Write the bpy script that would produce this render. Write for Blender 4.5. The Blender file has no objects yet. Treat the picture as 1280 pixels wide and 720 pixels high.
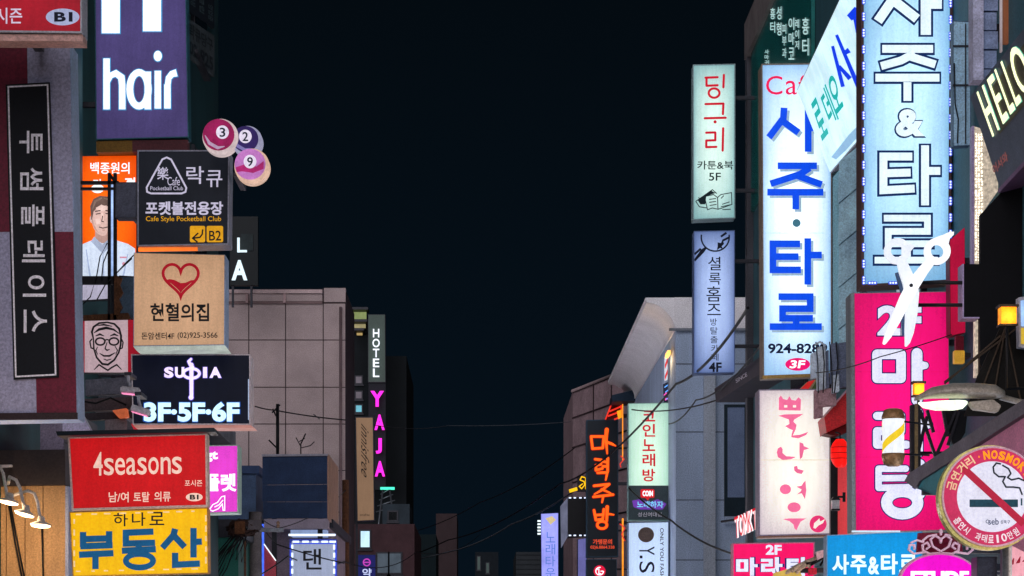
import bpy, bmesh, math, random
from mathutils import Vector, Matrix
random.seed(7)
S = bpy.context.scene
COL = S.collection
# ------------------------------------------------------------------ camera, sky, sun, exposure
F, VX, VY, CZ = 3022.0, 600.0, 830.0, 1.6      # focal length in photo pixels, vanishing point, eye height
cam = bpy.data.cameras.new('camera')
cam.sensor_width = 36.0
cam.lens = 36.0 * F / 1280.0
cam.shift_x = (640 - VX) / 1280.0
cam.shift_y = (VY - 360) / 1280.0
cam.clip_start = 0.1
cam.clip_end = 3000
camo = bpy.data.objects.new('camera', cam)
camo.location = (0, 0, CZ)
camo.rotation_euler = (math.pi / 2, 0, 0)
COL.objects.link(camo)
S.camera = camo
S.view_settings.view_transform = 'Standard'
S.view_settings.look = 'None'
S.view_settings.exposure = 0.0
S.view_settings.gamma = 1.0
S.view_settings.use_curve_mapping = False
S.cycles.use_denoising = True
S.cycles.denoising_input_passes = 'RGB_ALBEDO_NORMAL'
S.cycles.denoising_prefilter = 'ACCURATE'
S.cycles.max_bounces = 5
S.cycles.sample_clamp_indirect = 2.0
S.cycles.sample_clamp_direct = 12.0

def lin(c):
    return tuple((x / 255 / 12.92) if x / 255 <= 0.04045 else ((x / 255 + 0.055) / 1.055) ** 2.4 for x in c)

W = bpy.data.worlds.new('World')
S.world = W
W.use_nodes = True
nt = W.node_tree
bg = nt.nodes['Background']
tc = nt.nodes.new('ShaderNodeTexCoord')
sep = nt.nodes.new('ShaderNodeSeparateXYZ')
ramp = nt.nodes.new('ShaderNodeValToRGB')
nt.links.new(tc.outputs['Generated'], sep.inputs[0])
nt.links.new(sep.outputs['Z'], ramp.inputs[0])
nt.links.new(ramp.outputs[0], bg.inputs[0])
ramp.color_ramp.elements[0].position = 0.0
ramp.color_ramp.elements[0].color = (*lin((7, 18, 28)), 1)
ramp.color_ramp.elements[1].position = 0.30
ramp.color_ramp.elements[1].color = (*lin((4, 10, 15)), 1)
bg.inputs[1].default_value = 1.0

sun = bpy.data.lights.new('sky_glow', 'SUN')
sun.energy = 2.2
sun.angle = math.radians(60)
sun.color = (0.96, 0.93, 1.0)
suno = bpy.data.objects.new('sky_glow', sun)
suno.rotation_euler = (math.radians(75), 0, math.radians(-10))
suno.location = (0, -10, 20)
COL.objects.link(suno)

# ------------------------------------------------------------------ materials
MATS = {}
def _base(key):
    m = bpy.data.materials.new(key)
    m.use_nodes = True
    n = m.node_tree.nodes
    return m, m.node_tree, n['Principled BSDF']

def paint(key, rgb, rough=0.6, var=0.25, scale=3.0, bump=0.0, bscale=40.0, metal=0.0, streak=False, grain=55.0):
    """matt or glossy surface with uneven colour and dirt"""
    if key in MATS: return MATS[key]
    m, t, p = _base(key)
    c = lin(rgb)
    tcn = t.nodes.new('ShaderNodeTexCoord')
    mp = t.nodes.new('ShaderNodeMapping')
    mp.inputs['Scale'].default_value = (1, 1, 0.18) if streak else (1, 1, 1)
    no = t.nodes.new('ShaderNodeTexNoise')
    no.inputs['Scale'].default_value = scale
    no.inputs['Detail'].default_value = 9
    no.inputs['Roughness'].default_value = 0.65
    t.links.new(tcn.outputs['Object'], mp.inputs[0])
    t.links.new(mp.outputs[0], no.inputs['Vector'])
    r = t.nodes.new('ShaderNodeValToRGB')
    r.color_ramp.elements[0].position = 0.3
    r.color_ramp.elements[1].position = 0.72
    r.color_ramp.elements[0].color = (*[x * (1 - var) for x in c], 1)
    r.color_ramp.elements[1].color = (*[min(1, x * (1 + var * 0.7)) for x in c], 1)
    t.links.new(no.outputs['Fac'], r.inputs[0])
    fg = t.nodes.new('ShaderNodeTexNoise'); fg.inputs['Scale'].default_value = grain; fg.inputs['Detail'].default_value = 3; fg.inputs['Roughness'].default_value = 0.8
    t.links.new(tcn.outputs['Object'], fg.inputs['Vector'])
    fr = t.nodes.new('ShaderNodeMapRange')
    fr.inputs['From Min'].default_value = 0.32; fr.inputs['From Max'].default_value = 0.68
    fr.inputs['To Min'].default_value = 0.68; fr.inputs['To Max'].default_value = 1.3
    t.links.new(fg.outputs['Fac'], fr.inputs['Value'])
    fm = t.nodes.new('ShaderNodeVectorMath'); fm.operation = 'SCALE'
    t.links.new(r.outputs[0], fm.inputs[0]); t.links.new(fr.outputs[0], fm.inputs['Scale'])
    t.links.new(fm.outputs[0], p.inputs['Base Color'])
    p.inputs['Specular IOR Level'].default_value = 0.2
    p.inputs['Roughness'].default_value = rough
    p.inputs['Metallic'].default_value = metal
    if bump:
        n2 = t.nodes.new('ShaderNodeTexNoise')
        n2.inputs['Scale'].default_value = bscale
        n2.inputs['Detail'].default_value = 4
        b = t.nodes.new('ShaderNodeBump')
        b.inputs['Strength'].default_value = bump
        b.inputs['Distance'].default_value = 0.02
        t.links.new(tcn.outputs['Object'], n2.inputs['Vector'])
        t.links.new(n2.outputs['Fac'], b.inputs['Height'])
        t.links.new(b.outputs[0], p.inputs['Normal'])
    MATS[key] = m
    return m

def lit(key, rgb, k=1.0, var=0.12, scale=1.6, sample=True, tubes=0.0, rough=0.45, hue=None, base=0.35):
    """backlit acrylic, neon, lamp, or a part given a glow: emits; brightness uneven with the tubes and the dirt on it"""
    if key in MATS: return MATS[key]
    m, t, p = _base(key)
    c = lin(rgb)
    p.inputs['Base Color'].default_value = (*[x * base for x in c], 1)
    p.inputs['Specular IOR Level'].default_value = 0.12
    p.inputs['Roughness'].default_value = rough
    p.inputs['Emission Color'].default_value = (*c, 1)
    p.inputs['Emission Strength'].default_value = k
    if var:
        tcn = t.nodes.new('ShaderNodeTexCoord')
        no = t.nodes.new('ShaderNodeTexNoise')
        no.inputs['Scale'].default_value = scale
        no.inputs['Detail'].default_value = 6
        no.inputs['Roughness'].default_value = 0.6
        t.links.new(tcn.outputs['Object'], no.inputs['Vector'])
        mr = t.nodes.new('ShaderNodeMapRange')
        mr.inputs['From Min'].default_value = 0.3
        mr.inputs['From Max'].default_value = 0.7
        mr.inputs['To Min'].default_value = k * (1 - var)
        mr.inputs['To Max'].default_value = k * (1 + var)
        t.links.new(no.outputs['Fac'], mr.inputs['Value'])
        out = mr.outputs[0]
        mpg = t.nodes.new('ShaderNodeMapping'); mpg.inputs['Scale'].default_value = (9, 9, 0.8)
        ng = t.nodes.new('ShaderNodeTexNoise'); ng.inputs['Scale'].default_value = 2.2; ng.inputs['Detail'].default_value = 10; ng.inputs['Roughness'].default_value = 0.72
        t.links.new(tcn.outputs['Object'], mpg.inputs[0]); t.links.new(mpg.outputs[0], ng.inputs['Vector'])
        rg = t.nodes.new('ShaderNodeMapRange')
        rg.inputs['From Min'].default_value = 0.25; rg.inputs['From Max'].default_value = 0.6
        rg.inputs['To Min'].default_value = 0.80; rg.inputs['To Max'].default_value = 1.02
        t.links.new(ng.outputs['Fac'], rg.inputs['Value'])
        gm = t.nodes.new('ShaderNodeMath'); gm.operation = 'MULTIPLY'
        t.links.new(out, gm.inputs[0]); t.links.new(rg.outputs[0], gm.inputs[1])
        out = gm.outputs[0]
        ng2 = t.nodes.new('ShaderNodeTexNoise'); ng2.inputs['Scale'].default_value = 60; ng2.inputs['Detail'].default_value = 2; ng2.inputs['Roughness'].default_value = 0.8
        t.links.new(tcn.outputs['Object'], ng2.inputs['Vector'])
        rg2 = t.nodes.new('ShaderNodeMapRange')
        rg2.inputs['From Min'].default_value = 0.3; rg2.inputs['From Max'].default_value = 0.7
        rg2.inputs['To Min'].default_value = 0.84; rg2.inputs['To Max'].default_value = 1.12
        t.links.new(ng2.outputs['Fac'], rg2.inputs['Value'])
        gm2 = t.nodes.new('ShaderNodeMath'); gm2.operation = 'MULTIPLY'
        t.links.new(out, gm2.inputs[0]); t.links.new(rg2.outputs[0], gm2.inputs[1])
        out = gm2.outputs[0]
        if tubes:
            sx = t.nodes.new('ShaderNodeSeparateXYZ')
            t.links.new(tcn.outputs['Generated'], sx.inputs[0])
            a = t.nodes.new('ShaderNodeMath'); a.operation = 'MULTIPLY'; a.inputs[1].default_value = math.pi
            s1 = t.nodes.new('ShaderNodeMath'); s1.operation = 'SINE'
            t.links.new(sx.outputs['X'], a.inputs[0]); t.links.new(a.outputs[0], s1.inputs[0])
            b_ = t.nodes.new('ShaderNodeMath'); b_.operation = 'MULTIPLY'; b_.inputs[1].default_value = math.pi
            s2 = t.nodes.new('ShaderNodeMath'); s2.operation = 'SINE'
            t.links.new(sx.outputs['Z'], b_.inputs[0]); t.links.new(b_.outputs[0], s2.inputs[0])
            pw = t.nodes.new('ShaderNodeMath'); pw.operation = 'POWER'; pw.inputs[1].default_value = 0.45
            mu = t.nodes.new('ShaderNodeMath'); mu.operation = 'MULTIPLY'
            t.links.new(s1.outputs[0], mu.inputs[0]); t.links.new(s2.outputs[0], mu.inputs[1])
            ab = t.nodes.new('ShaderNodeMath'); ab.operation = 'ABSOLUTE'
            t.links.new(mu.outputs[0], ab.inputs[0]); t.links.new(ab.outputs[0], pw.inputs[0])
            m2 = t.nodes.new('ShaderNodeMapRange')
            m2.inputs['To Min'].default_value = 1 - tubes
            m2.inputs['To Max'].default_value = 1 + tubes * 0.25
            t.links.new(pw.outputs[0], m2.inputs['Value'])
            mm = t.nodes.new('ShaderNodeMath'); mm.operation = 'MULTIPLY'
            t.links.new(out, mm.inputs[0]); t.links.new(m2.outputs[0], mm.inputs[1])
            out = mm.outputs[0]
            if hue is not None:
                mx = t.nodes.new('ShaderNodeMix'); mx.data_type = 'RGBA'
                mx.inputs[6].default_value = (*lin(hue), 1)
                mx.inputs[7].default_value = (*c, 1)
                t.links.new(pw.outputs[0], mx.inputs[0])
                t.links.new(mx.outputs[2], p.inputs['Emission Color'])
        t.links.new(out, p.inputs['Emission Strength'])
    if not sample:
        m.cycles.emission_sampling = 'NONE'
    MATS[key] = m
    return m

def ink(key, rgb, k=1.0, var=0.08):         # lit lettering: not used as a sampled lamp
    return lit(key, rgb, k, var, 9.0, sample=False)

# ------------------------------------------------------------------ shapes in photo pixels (lists of polygons)
def rect(x0, y0, x1, y1): return [[(x0, y0), (x1, y0), (x1, y1), (x0, y1)]]
def ell(cx, cy, rx, ry=None, n=40, a0=0, a1=2 * math.pi):
    ry = rx if ry is None else ry
    return [[(cx + rx * math.cos(a0 + (a1 - a0) * i / n), cy + ry * math.sin(a0 + (a1 - a0) * i / n)) for i in range(n)]]
def ring(cx, cy, rx, ry, w, n=40, a0=0.0, a1=2 * math.pi):
    out = []
    for i in range(n):
        p = a0 + (a1 - a0) * i / n; q = a0 + (a1 - a0) * (i + 1) / n
        o = []
        for (a, s) in ((p, 1), (q, 1), (q, -1), (p, -1)):
            o.append((cx + (rx + s * w / 2) * math.cos(a), cy + (ry + s * w / 2) * math.sin(a)))
        out.append(o)
    return out
def rrect(x0, y0, x1, y1, r, n=5):
    o = []
    for cx, cy, a in ((x1 - r, y0 + r, -90), (x1 - r, y1 - r, 0), (x0 + r, y1 - r, 90), (x0 + r, y0 + r, 180)):
        for i in range(n + 1):
            t = math.radians(a + 90 * i / n)
            o.append((cx + r * math.cos(t), cy + r * math.sin(t)))
    return [o]
def stroke(pts, w, closed=False, rnd=False, grow=0.0):
    """a pen line: pts (x, y) or (x, y, width); mitred, or round ended"""
    P = [(p[0], p[1], (p[2] if len(p) > 2 else w) + 2 * grow) for p in pts]
    n = len(P); out = []
    if rnd:
        for i in range(n if closed else n - 1):
            a, b = P[i], P[(i + 1) % n]
            dx, dy = b[0] - a[0], b[1] - a[1]; L = math.hypot(dx, dy) or 1
            nx, ny = -dy / L, dx / L
            out.append([(a[0] + nx * a[2] / 2, a[1] + ny * a[2] / 2), (b[0] + nx * b[2] / 2, b[1] + ny * b[2] / 2),
                        (b[0] - nx * b[2] / 2, b[1] - ny * b[2] / 2), (a[0] - nx * a[2] / 2, a[1] - ny * a[2] / 2)])
        for p in P: out += ell(p[0], p[1], p[2] / 2, n=16)
        return out
    def d(i, j):
        dx, dy = P[j][0] - P[i][0], P[j][1] - P[i][1]; L = math.hypot(dx, dy) or 1
        return dx / L, dy / L
    L_, R_ = [], []
    for i in range(n):
        if closed: d0, d1 = d(i - 1, i), d(i, (i + 1) % n)
        else:
            d0 = d(i - 1, i) if i else d(0, 1)
            d1 = d(i, i + 1) if i < n - 1 else d(n - 2, n - 1)
        tx, ty = d0[0] + d1[0], d0[1] + d1[1]; L = math.hypot(tx, ty) or 1
        nx, ny = -ty / L, tx / L
        c = max(0.35, nx * -d0[1] + ny * d0[0])
        h = P[i][2] / 2 / c
        ex = ey = 0
        if not closed and grow:
            if i == 0: ex, ey = -d1[0] * grow, -d1[1] * grow
            if i == n - 1: ex, ey = d0[0] * grow, d0[1] * grow
        L_.append((P[i][0] + nx * h + ex, P[i][1] + ny * h + ey)); R_.append((P[i][0] - nx * h + ex, P[i][1] - ny * h + ey))
    for i in range(n if closed else n - 1):
        j = (i + 1) % n
        out.append([L_[i], L_[j], R_[j], R_[i]])
    return out
def strokes(items, w, rnd=False, grow=0.0, dx=0, dy=0, sx=1, sy=1, ox=0, oy=0):
    """items: list of point lists; a trailing 'c' closes; ('o', cx, cy, rx, ry[, w]) is a ring; zoomed pixels are mapped back by ox, oy, sx"""
    out = []
    for it in items:
        if it[0] == 'o':
            ww = (it[5] if len(it) > 5 else w)
            out += ring(ox + it[1] / sx + dx, oy + it[2] / sy + dy, it[3] / sx, it[4] / sy, ww + 2 * grow, 28)
        else:
            cl = it[-1] == 'c'
            pts = [((ox + p[0] / sx + dx, oy + p[1] / sy + dy) + ((p[2],) if len(p) > 2 else ())) for p in (it[:-1] if cl else it)]
            out += stroke(pts, w, cl, rnd, grow)
    return out

_TX = {}
def glyphs(s, bold=0.0):
    key = (s, round(bold, 4))
    if key in _TX: return _TX[key]
    c = bpy.data.curves.new('lettering', 'FONT')
    c.body = s; c.offset = bold; c.resolution_u = 4
    o = bpy.data.objects.new('lettering', c)
    COL.objects.link(o)
    dg = bpy.context.evaluated_depsgraph_get()
    me = bpy.data.meshes.new_from_object(o.evaluated_get(dg))
    v = [(q.co.x, q.co.y) for q in me.vertices]
    f = [tuple(p.vertices) for p in me.polygons]
    bpy.data.objects.remove(o); bpy.data.curves.remove(c); bpy.data.meshes.remove(me)
    xs = [a for a, b in v]; ys = [b for a, b in v]
    x0, x1, y0, y1 = min(xs), max(xs), min(ys), max(ys)
    v = [((a - x0) / max(1e-6, x1 - x0), (b - y0) / max(1e-6, y1 - y0)) for a, b in v]
    _TX[key] = (v, f)
    return _TX[key]
def text(s, box, bold=0.0, rot=0, shear=0.0):
    """lettering fitted to a pixel box (x0, y0, x1, y1) or quad (tl, tr, br, bl); rot 90 reads downwards"""
    v, f = glyphs(s, bold)
    if len(box) == 4 and not isinstance(box[0], (tuple, list)):
        x0, y0, x1, y1 = box
        q = [(x0, y0), (x1, y0), (x1, y1), (x0, y1)]
    else: q = list(box)
    if rot == 90: q = [q[1], q[2], q[3], q[0]]
    tl, tr, br, bl = q
    pts = []
    for a, b in v:
        t = 1 - b
        a2 = a + shear * (b - .5)
        x = (tl[0] * (1 - a2) + tr[0] * a2) * (1 - t) + (bl[0] * (1 - a2) + br[0] * a2) * t
        y = (tl[1] * (1 - a2) + tr[1] * a2) * (1 - t) + (bl[1] * (1 - a2) + br[1] * a2) * t
        pts.append((x, y))
    return ('mesh', pts, f)
def column(s, cx, y0, y1, w, bold=0.0, gap=0.12, rot=0):
    n = len(s); h = (y1 - y0) / n; out = []
    for i, ch in enumerate(s):
        out.append(text(ch, (cx - w / 2, y0 + i * h + h * gap / 2, cx + w / 2, y0 + (i + 1) * h - h * gap / 2), bold, rot))
    return out
def arc_text(s, cx, cy, r, h, a0, a1, bold=0.0, flip=False, wk=1.0):
    out = []; n = len(s)
    for i, ch in enumerate(s):
        if ch == ' ': continue
        a = math.radians(a0 + (a1 - a0) * (i + .5) / n)
        w = abs(math.radians(a1 - a0)) * r / n * 0.42 * wk * (.4 if ch in '1I' else 1)
        ux, uy = -math.sin(a), math.cos(a)          # along the arc (clockwise on screen)
        rx, ry = math.cos(a), math.sin(a)           # outwards
        if flip: ux, uy, rx, ry = -ux, -uy, -rx, -ry
        c = (cx + r * math.cos(a), cy + r * math.sin(a))
        k = 0.25 if ch == '·' else 1
        g = lambda su, sv: (c[0] + ux * w * su * k + rx * h / 2 * sv * k, c[1] + uy * w * su * k + ry * h / 2 * sv * k)
        out.append(text(ch, [g(-1, 1), g(1, 1), g(1, -1), g(-1, -1)], bold))
    return out

# ------------------------------------------------------------------ things
def P3(px, py, Y): return Vector(((px - VX) / F * Y, Y, CZ + (VY - py) / F * Y))
def props(o, label=None, cat=None, group=None, kind=None):
    if label: o['label'] = label
    if cat: o['category'] = cat
    if group: o['group'] = group
    if kind: o['kind'] = kind
    return o

class Thing:
    """an Empty at the base of a thing; a front plane (local y = 0) through which photo pixels are read"""
    def __init__(s, name, label, cat, px, py, Y, yaw=0.0, tilt=0.0, group=None, origin=None):
        s.o = bpy.data.objects.new(name, None)
        s.o.empty_display_size = 0.2
        COL.objects.link(s.o)
        props(s.o, label, cat, group)
        U = Vector((math.cos(math.radians(yaw)), math.sin(math.radians(yaw)), 0))
        N = Vector((math.sin(math.radians(yaw)), -math.cos(math.radians(yaw)), 0))
        ct, st = math.cos(math.radians(tilt)), math.sin(math.radians(tilt))
        V = Vector((0, 0, 1)) * ct + N * st         # tilt > 0: the top leans out towards the viewer
        N2 = U.cross(V)
        s.O = origin if origin is not None else P3(px, py, Y)
        s.U, s.V, s.N = U, V, N2
        s.o.matrix_world = Matrix(((U.x, -N2.x, V.x, s.O.x), (U.y, -N2.y, V.y, s.O.y), (U.z, -N2.z, V.z, s.O.z), (0, 0, 0, 1)))
        s.lay = {}
    def pt(s, px, py, y=0.0):
        d = Vector(((px - VX) / F, 1, (VY - py) / F))
        c = Vector((0, 0, CZ))
        o = s.O - s.N * y
        t = (o - c).dot(s.N) / d.dot(s.N)
        q = c + d * t - o
        return q.dot(s.U), q.dot(s.V)
    def loc(s, w):                                   # world point to local
        q = Vector(w) - s.O
        return Vector((q.dot(s.U), -q.dot(s.N), q.dot(s.V)))
    def part(s, name, mat, *shapes, y=0.0, d=0.0, at=None, bevel=0.0, parent=None, label=None, top=False, seq=True, smooth=False):
        """shapes: polygon lists or text; y: how far behind the front plane the front lies; d: thickness; at: plane the pixels are read on"""
        bm = bmesh.new()
        k = 0
        for sh in shapes:
            items = sh if isinstance(sh, list) else [sh]
            for it in items:
                off = (k % 24) * 0.00012 if seq else 0
                if isinstance(it, tuple) and it[0] == 'mesh':
                    vs = []
                    for (px, py) in it[1]:
                        u, v = s.pt(px, py, at if at is not None else 0.0)
                        vs.append(bm.verts.new((u, y - off, v)))
                    for f in it[2]:
                        try: bm.faces.new([vs[i] for i in f])
                        except ValueError: pass
                else:
                    vs = []
                    for (px, py) in it:
                        u, v = s.pt(px, py, at if at is not None else 0.0)
                        vs.append(bm.verts.new((u, y - off, v)))
                    try: bm.faces.new(vs)
                    except ValueError: pass
                k += 1
        if d:
            bmesh.ops.remove_doubles(bm, verts=bm.verts, dist=1e-6)
            ret = bmesh.ops.extrude_face_region(bm, geom=list(bm.faces))
            for e in ret['geom']:
                if isinstance(e, bmesh.types.BMVert): e.co.y += d
        bmesh.ops.recalc_face_normals(bm, faces=bm.faces)
        if not d:
            for f in bm.faces:
                if f.normal.y > 0: f.normal_flip()
        if bevel:
            bmesh.ops.bevel(bm, geom=[e for e in bm.edges if len(e.link_faces) == 2 and e.calc_face_angle(0) > 0.5], offset=bevel, segments=2, affect='EDGES', clamp_overlap=True)
        return s.fin(name, bm, mat, parent, label, smooth)
    def fin(s, name, bm, mat, parent=None, label=None, smooth=False):
        me = bpy.data.meshes.new(name)
        bm.to_mesh(me); bm.free()
        me.materials.append(mat)
        if smooth:
            for p in me.polygons: p.use_smooth = True
        o = bpy.data.objects.new(name, me)
        COL.objects.link(o)
        o.parent = parent or s.o
        if label: o['label'] = label
        return o
    def tube(s, name, mat, *paths, r=0.01, parent=None, world=False, n=8, label=None):
        """paths: lists of local (u, y, v) points, or world points"""
        bm = bmesh.new()
        for path in paths:
            pts = [s.loc(p) if world else Vector(p) for p in path]
            add_tube(bm, pts, r, n)
        return s.fin(name, bm, mat, parent, label, smooth=True)
    def box(s, name, mat, *boxes, parent=None, bevel=0.0, label=None, world=False):
        bm = bmesh.new()
        for b in boxes:
            add_box(bm, *b)
        if world:
            for v in bm.verts: v.co = s.loc(v.co)
        if bevel: bmesh.ops.bevel(bm, geom=list(bm.edges), offset=bevel, segments=2, affect='EDGES', clamp_overlap=True)
        bmesh.ops.recalc_face_normals(bm, faces=bm.faces)
        return s.fin(name, bm, mat, parent, label)

def add_box(bm, x0, x1, y0, y1, z0, z1):
    v = [bm.verts.new((x, y, z)) for x in (x0, x1) for y in (y0, y1) for z in (z0, z1)]
    for f in ((0, 1, 3, 2), (4, 6, 7, 5), (0, 4, 5, 1), (2, 3, 7, 6), (0, 2, 6, 4), (1, 5, 7, 3)):
        bm.faces.new([v[i] for i in f])
    return v
def add_tube(bm, pts, r, n=8):
    rings = []
    R = r if isinstance(r, (list, tuple)) else [r] * len(pts)
    for i, p in enumerate(pts):
        a = pts[max(0, i - 1)]; b = pts[min(len(pts) - 1, i + 1)]
        t = (Vector(b) - Vector(a))
        t = t.normalized() if t.length > 1e-9 else Vector((0, 0, 1))
        ref = Vector((0, 0, 1)) if abs(t.z) < 0.9 else Vector((1, 0, 0))
        u = t.cross(ref).normalized(); w = t.cross(u)
        rings.append([bm.verts.new(Vector(p) + (u * math.cos(2 * math.pi * k / n) + w * math.sin(2 * math.pi * k / n)) * R[i]) for k in range(n)])
    for a, b in zip(rings, rings[1:]):
        for k in range(n): bm.faces.new((a[k], a[(k + 1) % n], b[(k + 1) % n], b[k]))
    bm.faces.new(rings[0]); bm.faces.new(list(reversed(rings[-1])))
def add_lathe(bm, prof, n=24, c=(0, 0, 0), axis='z'):
    rings = []
    for (r, h) in prof:
        row = []
        for k in range(n):
            a = 2 * math.pi * k / n
            x, y = r * math.cos(a), r * math.sin(a)
            q = (x, y, h) if axis == 'z' else ((x, h, y) if axis == 'y' else (h, x, y))
            row.append(bm.verts.new((c[0] + q[0], c[1] + q[1], c[2] + q[2])))
        rings.append(row)
    for a, b in zip(rings, rings[1:]):
        for k in range(n): bm.faces.new((a[k], a[(k + 1) % n], b[(k + 1) % n], b[k]))
    bm.faces.new(rings[0]); bm.faces.new(rings[-1])
    bmesh.ops.recalc_face_normals(bm, faces=bm.faces)

def wthing(name, label, cat, x, y, z=0.0, group=None):
    return Thing(name, label, cat, 0, 0, 0, origin=Vector((x, y, z)), group=group)
def structure(name, bm, mat, label=None):
    me = bpy.data.meshes.new(name); bm.to_mesh(me); bm.free(); me.materials.append(mat)
    o = bpy.data.objects.new(name, me); COL.objects.link(o); o['kind'] = 'structure'
    if label: o['label'] = label
    return o

FRAME_DARK = paint('frame_dark', (52, 52, 60), 0.5, 0.3, 8)
FRAME_LIGHT = paint('frame_light', (176, 176, 188), 0.45, 0.25, 6)
STEEL = paint('steel', (120, 124, 132), 0.4, 0.3, 10, metal=0.6)
RUST = paint('rust', (96, 62, 42), 0.9, 0.5, 14, bump=0.5)
BLACK = paint('black_paint', (24, 24, 28), 0.5, 0.3, 8)

def sign(name, label, Y, quad, face, frame=FRAME_LIGHT, depth=0.14, inset=1.6, wall=None, cat='sign', group=None, yaw=0.0, tilt=0.0, bevel=0.006, lip=True, arms=True):
    """a light box: cabinet, face panel just proud of it, rim round the face, and arms back to the wall at x = wall"""
    tl, tr, br, bl = quad
    t = Thing(name, label, cat, (bl[0] + br[0]) / 2, max(bl[1], br[1]), Y, yaw, tilt, group)
    t.part('cabinet', frame, [list(quad)], y=0, d=depth, bevel=bevel)
    cx = sum(p[0] for p in quad) / 4; cy = sum(p[1] for p in quad) / 4
    w = (tr[0] - tl[0]); h = (bl[1] - tl[1])
    def ins(p, e): return (p[0] + (e if p[0] < cx else -e), p[1] + (e if p[1] < cy else -e))
    t.part('face', face, [[ins(p, inset) for p in quad]], y=-0.004)
    if lip:
        q0 = list(quad); q1 = [ins(p, inset) for p in quad]
        rim = [[q0[i], q0[(i + 1) % 4], q1[(i + 1) % 4], q1[i]] for i in range(4)]
        t.part('rim', frame, rim, y=-0.014, d=0.013, seq=False)
    if arms == 'back':
        u0, v0 = t.pt((bl[0] + br[0]) / 2, (tl[1] + bl[1]) / 2)
        for k in (-.25, .25):
            t.box('bracket', FRAME_DARK, (u0 - .03, u0 + .03, depth, depth + .7, v0 * (1 + k) - .03, v0 * (1 + k) + .03))
    elif wall is not None and arms:
        rows = []
        for k in (0.2, 0.8):
            px = br[0] if wall > 0 else bl[0]
            u, v = t.pt(px, tl[1] * (1 - k) + bl[1] * k)
            lw = t.loc((wall, Y, 0)).x
            a, b = sorted((u - (0.05 if wall > 0 else -0.05), lw))
            rows.append((a, b, depth * 0.35, depth * 0.65, v - 0.025, v + 0.025))
        if rows[0][1] - rows[0][0] > 0.06:
            t.box('bracket', FRAME_DARK, rows[0]); t.box('bracket', FRAME_DARK, rows[1])
    return t
XL, XR = -4.2, 4.5
# ------------------------------------------------------------------ ground
bm = bmesh.new(); add_box(bm, -400, 400, -60, 900, -0.6, 0.0)
structure('ground', bm, paint('ground_dirt', (62, 62, 66), 0.9, 0.3, 0.6, 0.2))
bm = bmesh.new(); add_box(bm, -2.6, 2.6, -40, 260, -0.1, 0.004)
structure('road', bm, paint('asphalt', (62, 62, 66), 0.75, 0.35, 2.0, 0.4, 120))
for nm, a, b in (('pavement', -9, -2.6), ('pavement', 2.6, 9)):
    bm = bmesh.new(); add_box(bm, a, b, -40, 260, -0.1, 0.13)
    structure(nm, bm, paint('paving', (110, 106, 104), 0.85, 0.3, 3, 0.3, 60))

# ------------------------------------------------------------------ buildings
GLASS = paint('dark_glass', (12, 16, 20), 0.12, 0.2, 2)
def fx0(p, Y): return (p - VX) / F * Y
def block(name, label, x0, x1, y0, y1, h, mat, bays=(), cop=None, cat='building'):
    """bays: (side, list of (a0, a1, z0, z1)) with side 'f' (front, a = x), 'l' (x0 side, a = y) or 'r' (x1 side)"""
    t = wthing(name, label, cat, (x0 + x1) / 2, (y0 + y1) / 2)
    t.box('wall', mat, (x0, x1, y0, y1, -0.05, h), world=True)
    if cop: t.box('coping', cop, (x0 - .08, x1 + .08, y0 - .08, y1 + .08, h, h + .18), world=True)
    for side, lst in bays:
        for (a0, a1, z0, z1, *g) in lst:
            def wb(n, m, p, q, e0, e1, f0, f1, par=None):
                if side == 'f': b = (e0, e1, y0 - q, y0 - p, f0, f1)
                elif side == 'l': b = (x0 - q, x0 - p, e0, e1, f0, f1)
                else: b = (x1 + p, x1 + q, e0, e1, f0, f1)
                return t.box(n, m, b, world=True, parent=par)
            w = wb('window', FRAME_DARK, -0.03, 0.05, a0 - .06, a1 + .06, z0 - .06, z1 + .06)
            wb('pane', g[0] if g else GLASS, -0.02, 0.056, a0, a1, z0, z1, w)
            wb('sill', FRAME_DARK, 0.0, 0.10, a0 - .1, a1 + .1, z0 - .13, z0 - .07, w)
    return t
FILL_WARM = lit('fill_window_warm', (255, 226, 205), 5.0, .3, .8)  # panes added below view to light the street
FILL_COOL = lit('fill_window_cool', (214, 230, 255), 5.0, .3, .8)
FILL_BRIGHT = lit('fill_window_bright', (246, 242, 255), 20.0, .3, .8)  # brightest added panes, meant to light the eave from below
def fill_windows(t, side, x, spans, pm=(FILL_WARM, FILL_COOL)):
    """unseen glowing window panels added to light the street, along a facade at x, with mullions"""
    s = 1 if side == 'r' else -1
    for i, (y0, y1) in enumerate(spans):
        e = sorted((x + s * .02, x + s * .06))
        w = t.box('fill_window', FRAME_DARK, (*sorted((x, x + s * .05)), y0 - .1, y1 + .1, .3, 2.2), world=True)
        t.box('pane', pm[i % 2], (*e, y0, y1, .4, 2.12), world=True, parent=w)
        t.box('mullion', FRAME_DARK, *[(*sorted((x + s * .05, x + s * .1)), y0 + (y1 - y0) * k - .03, y0 + (y1 - y0) * k +   .03, .4, 2.12) for k in (.33, .66)], world=True, parent=w)
WALL_DARK = paint('dark_green_cladding', (38, 74, 78), 0.6, 0.4, 0.8, 0.15, 20, streak=True)
bays = ('r', [(y, y + 1.5, z, z + 1.5) for y in (13.5, 17, 27.6, 31.5, 35.2) for z in (4.4, 7.6, 10.6)])
lb = block('corner_building', 'dark green clad building behind the stacked signs on the left', -13, XL, 10, 38.8, 14.2, WALL_DARK, [bays], FRAME_DARK)
lb.box('pilaster', paint('teal_trim', (40, 92, 96), 0.5, 0.3, 1, streak=True), (XL, XL + .14, 24.2, 24.7, 0, 14), world=True)
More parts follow.
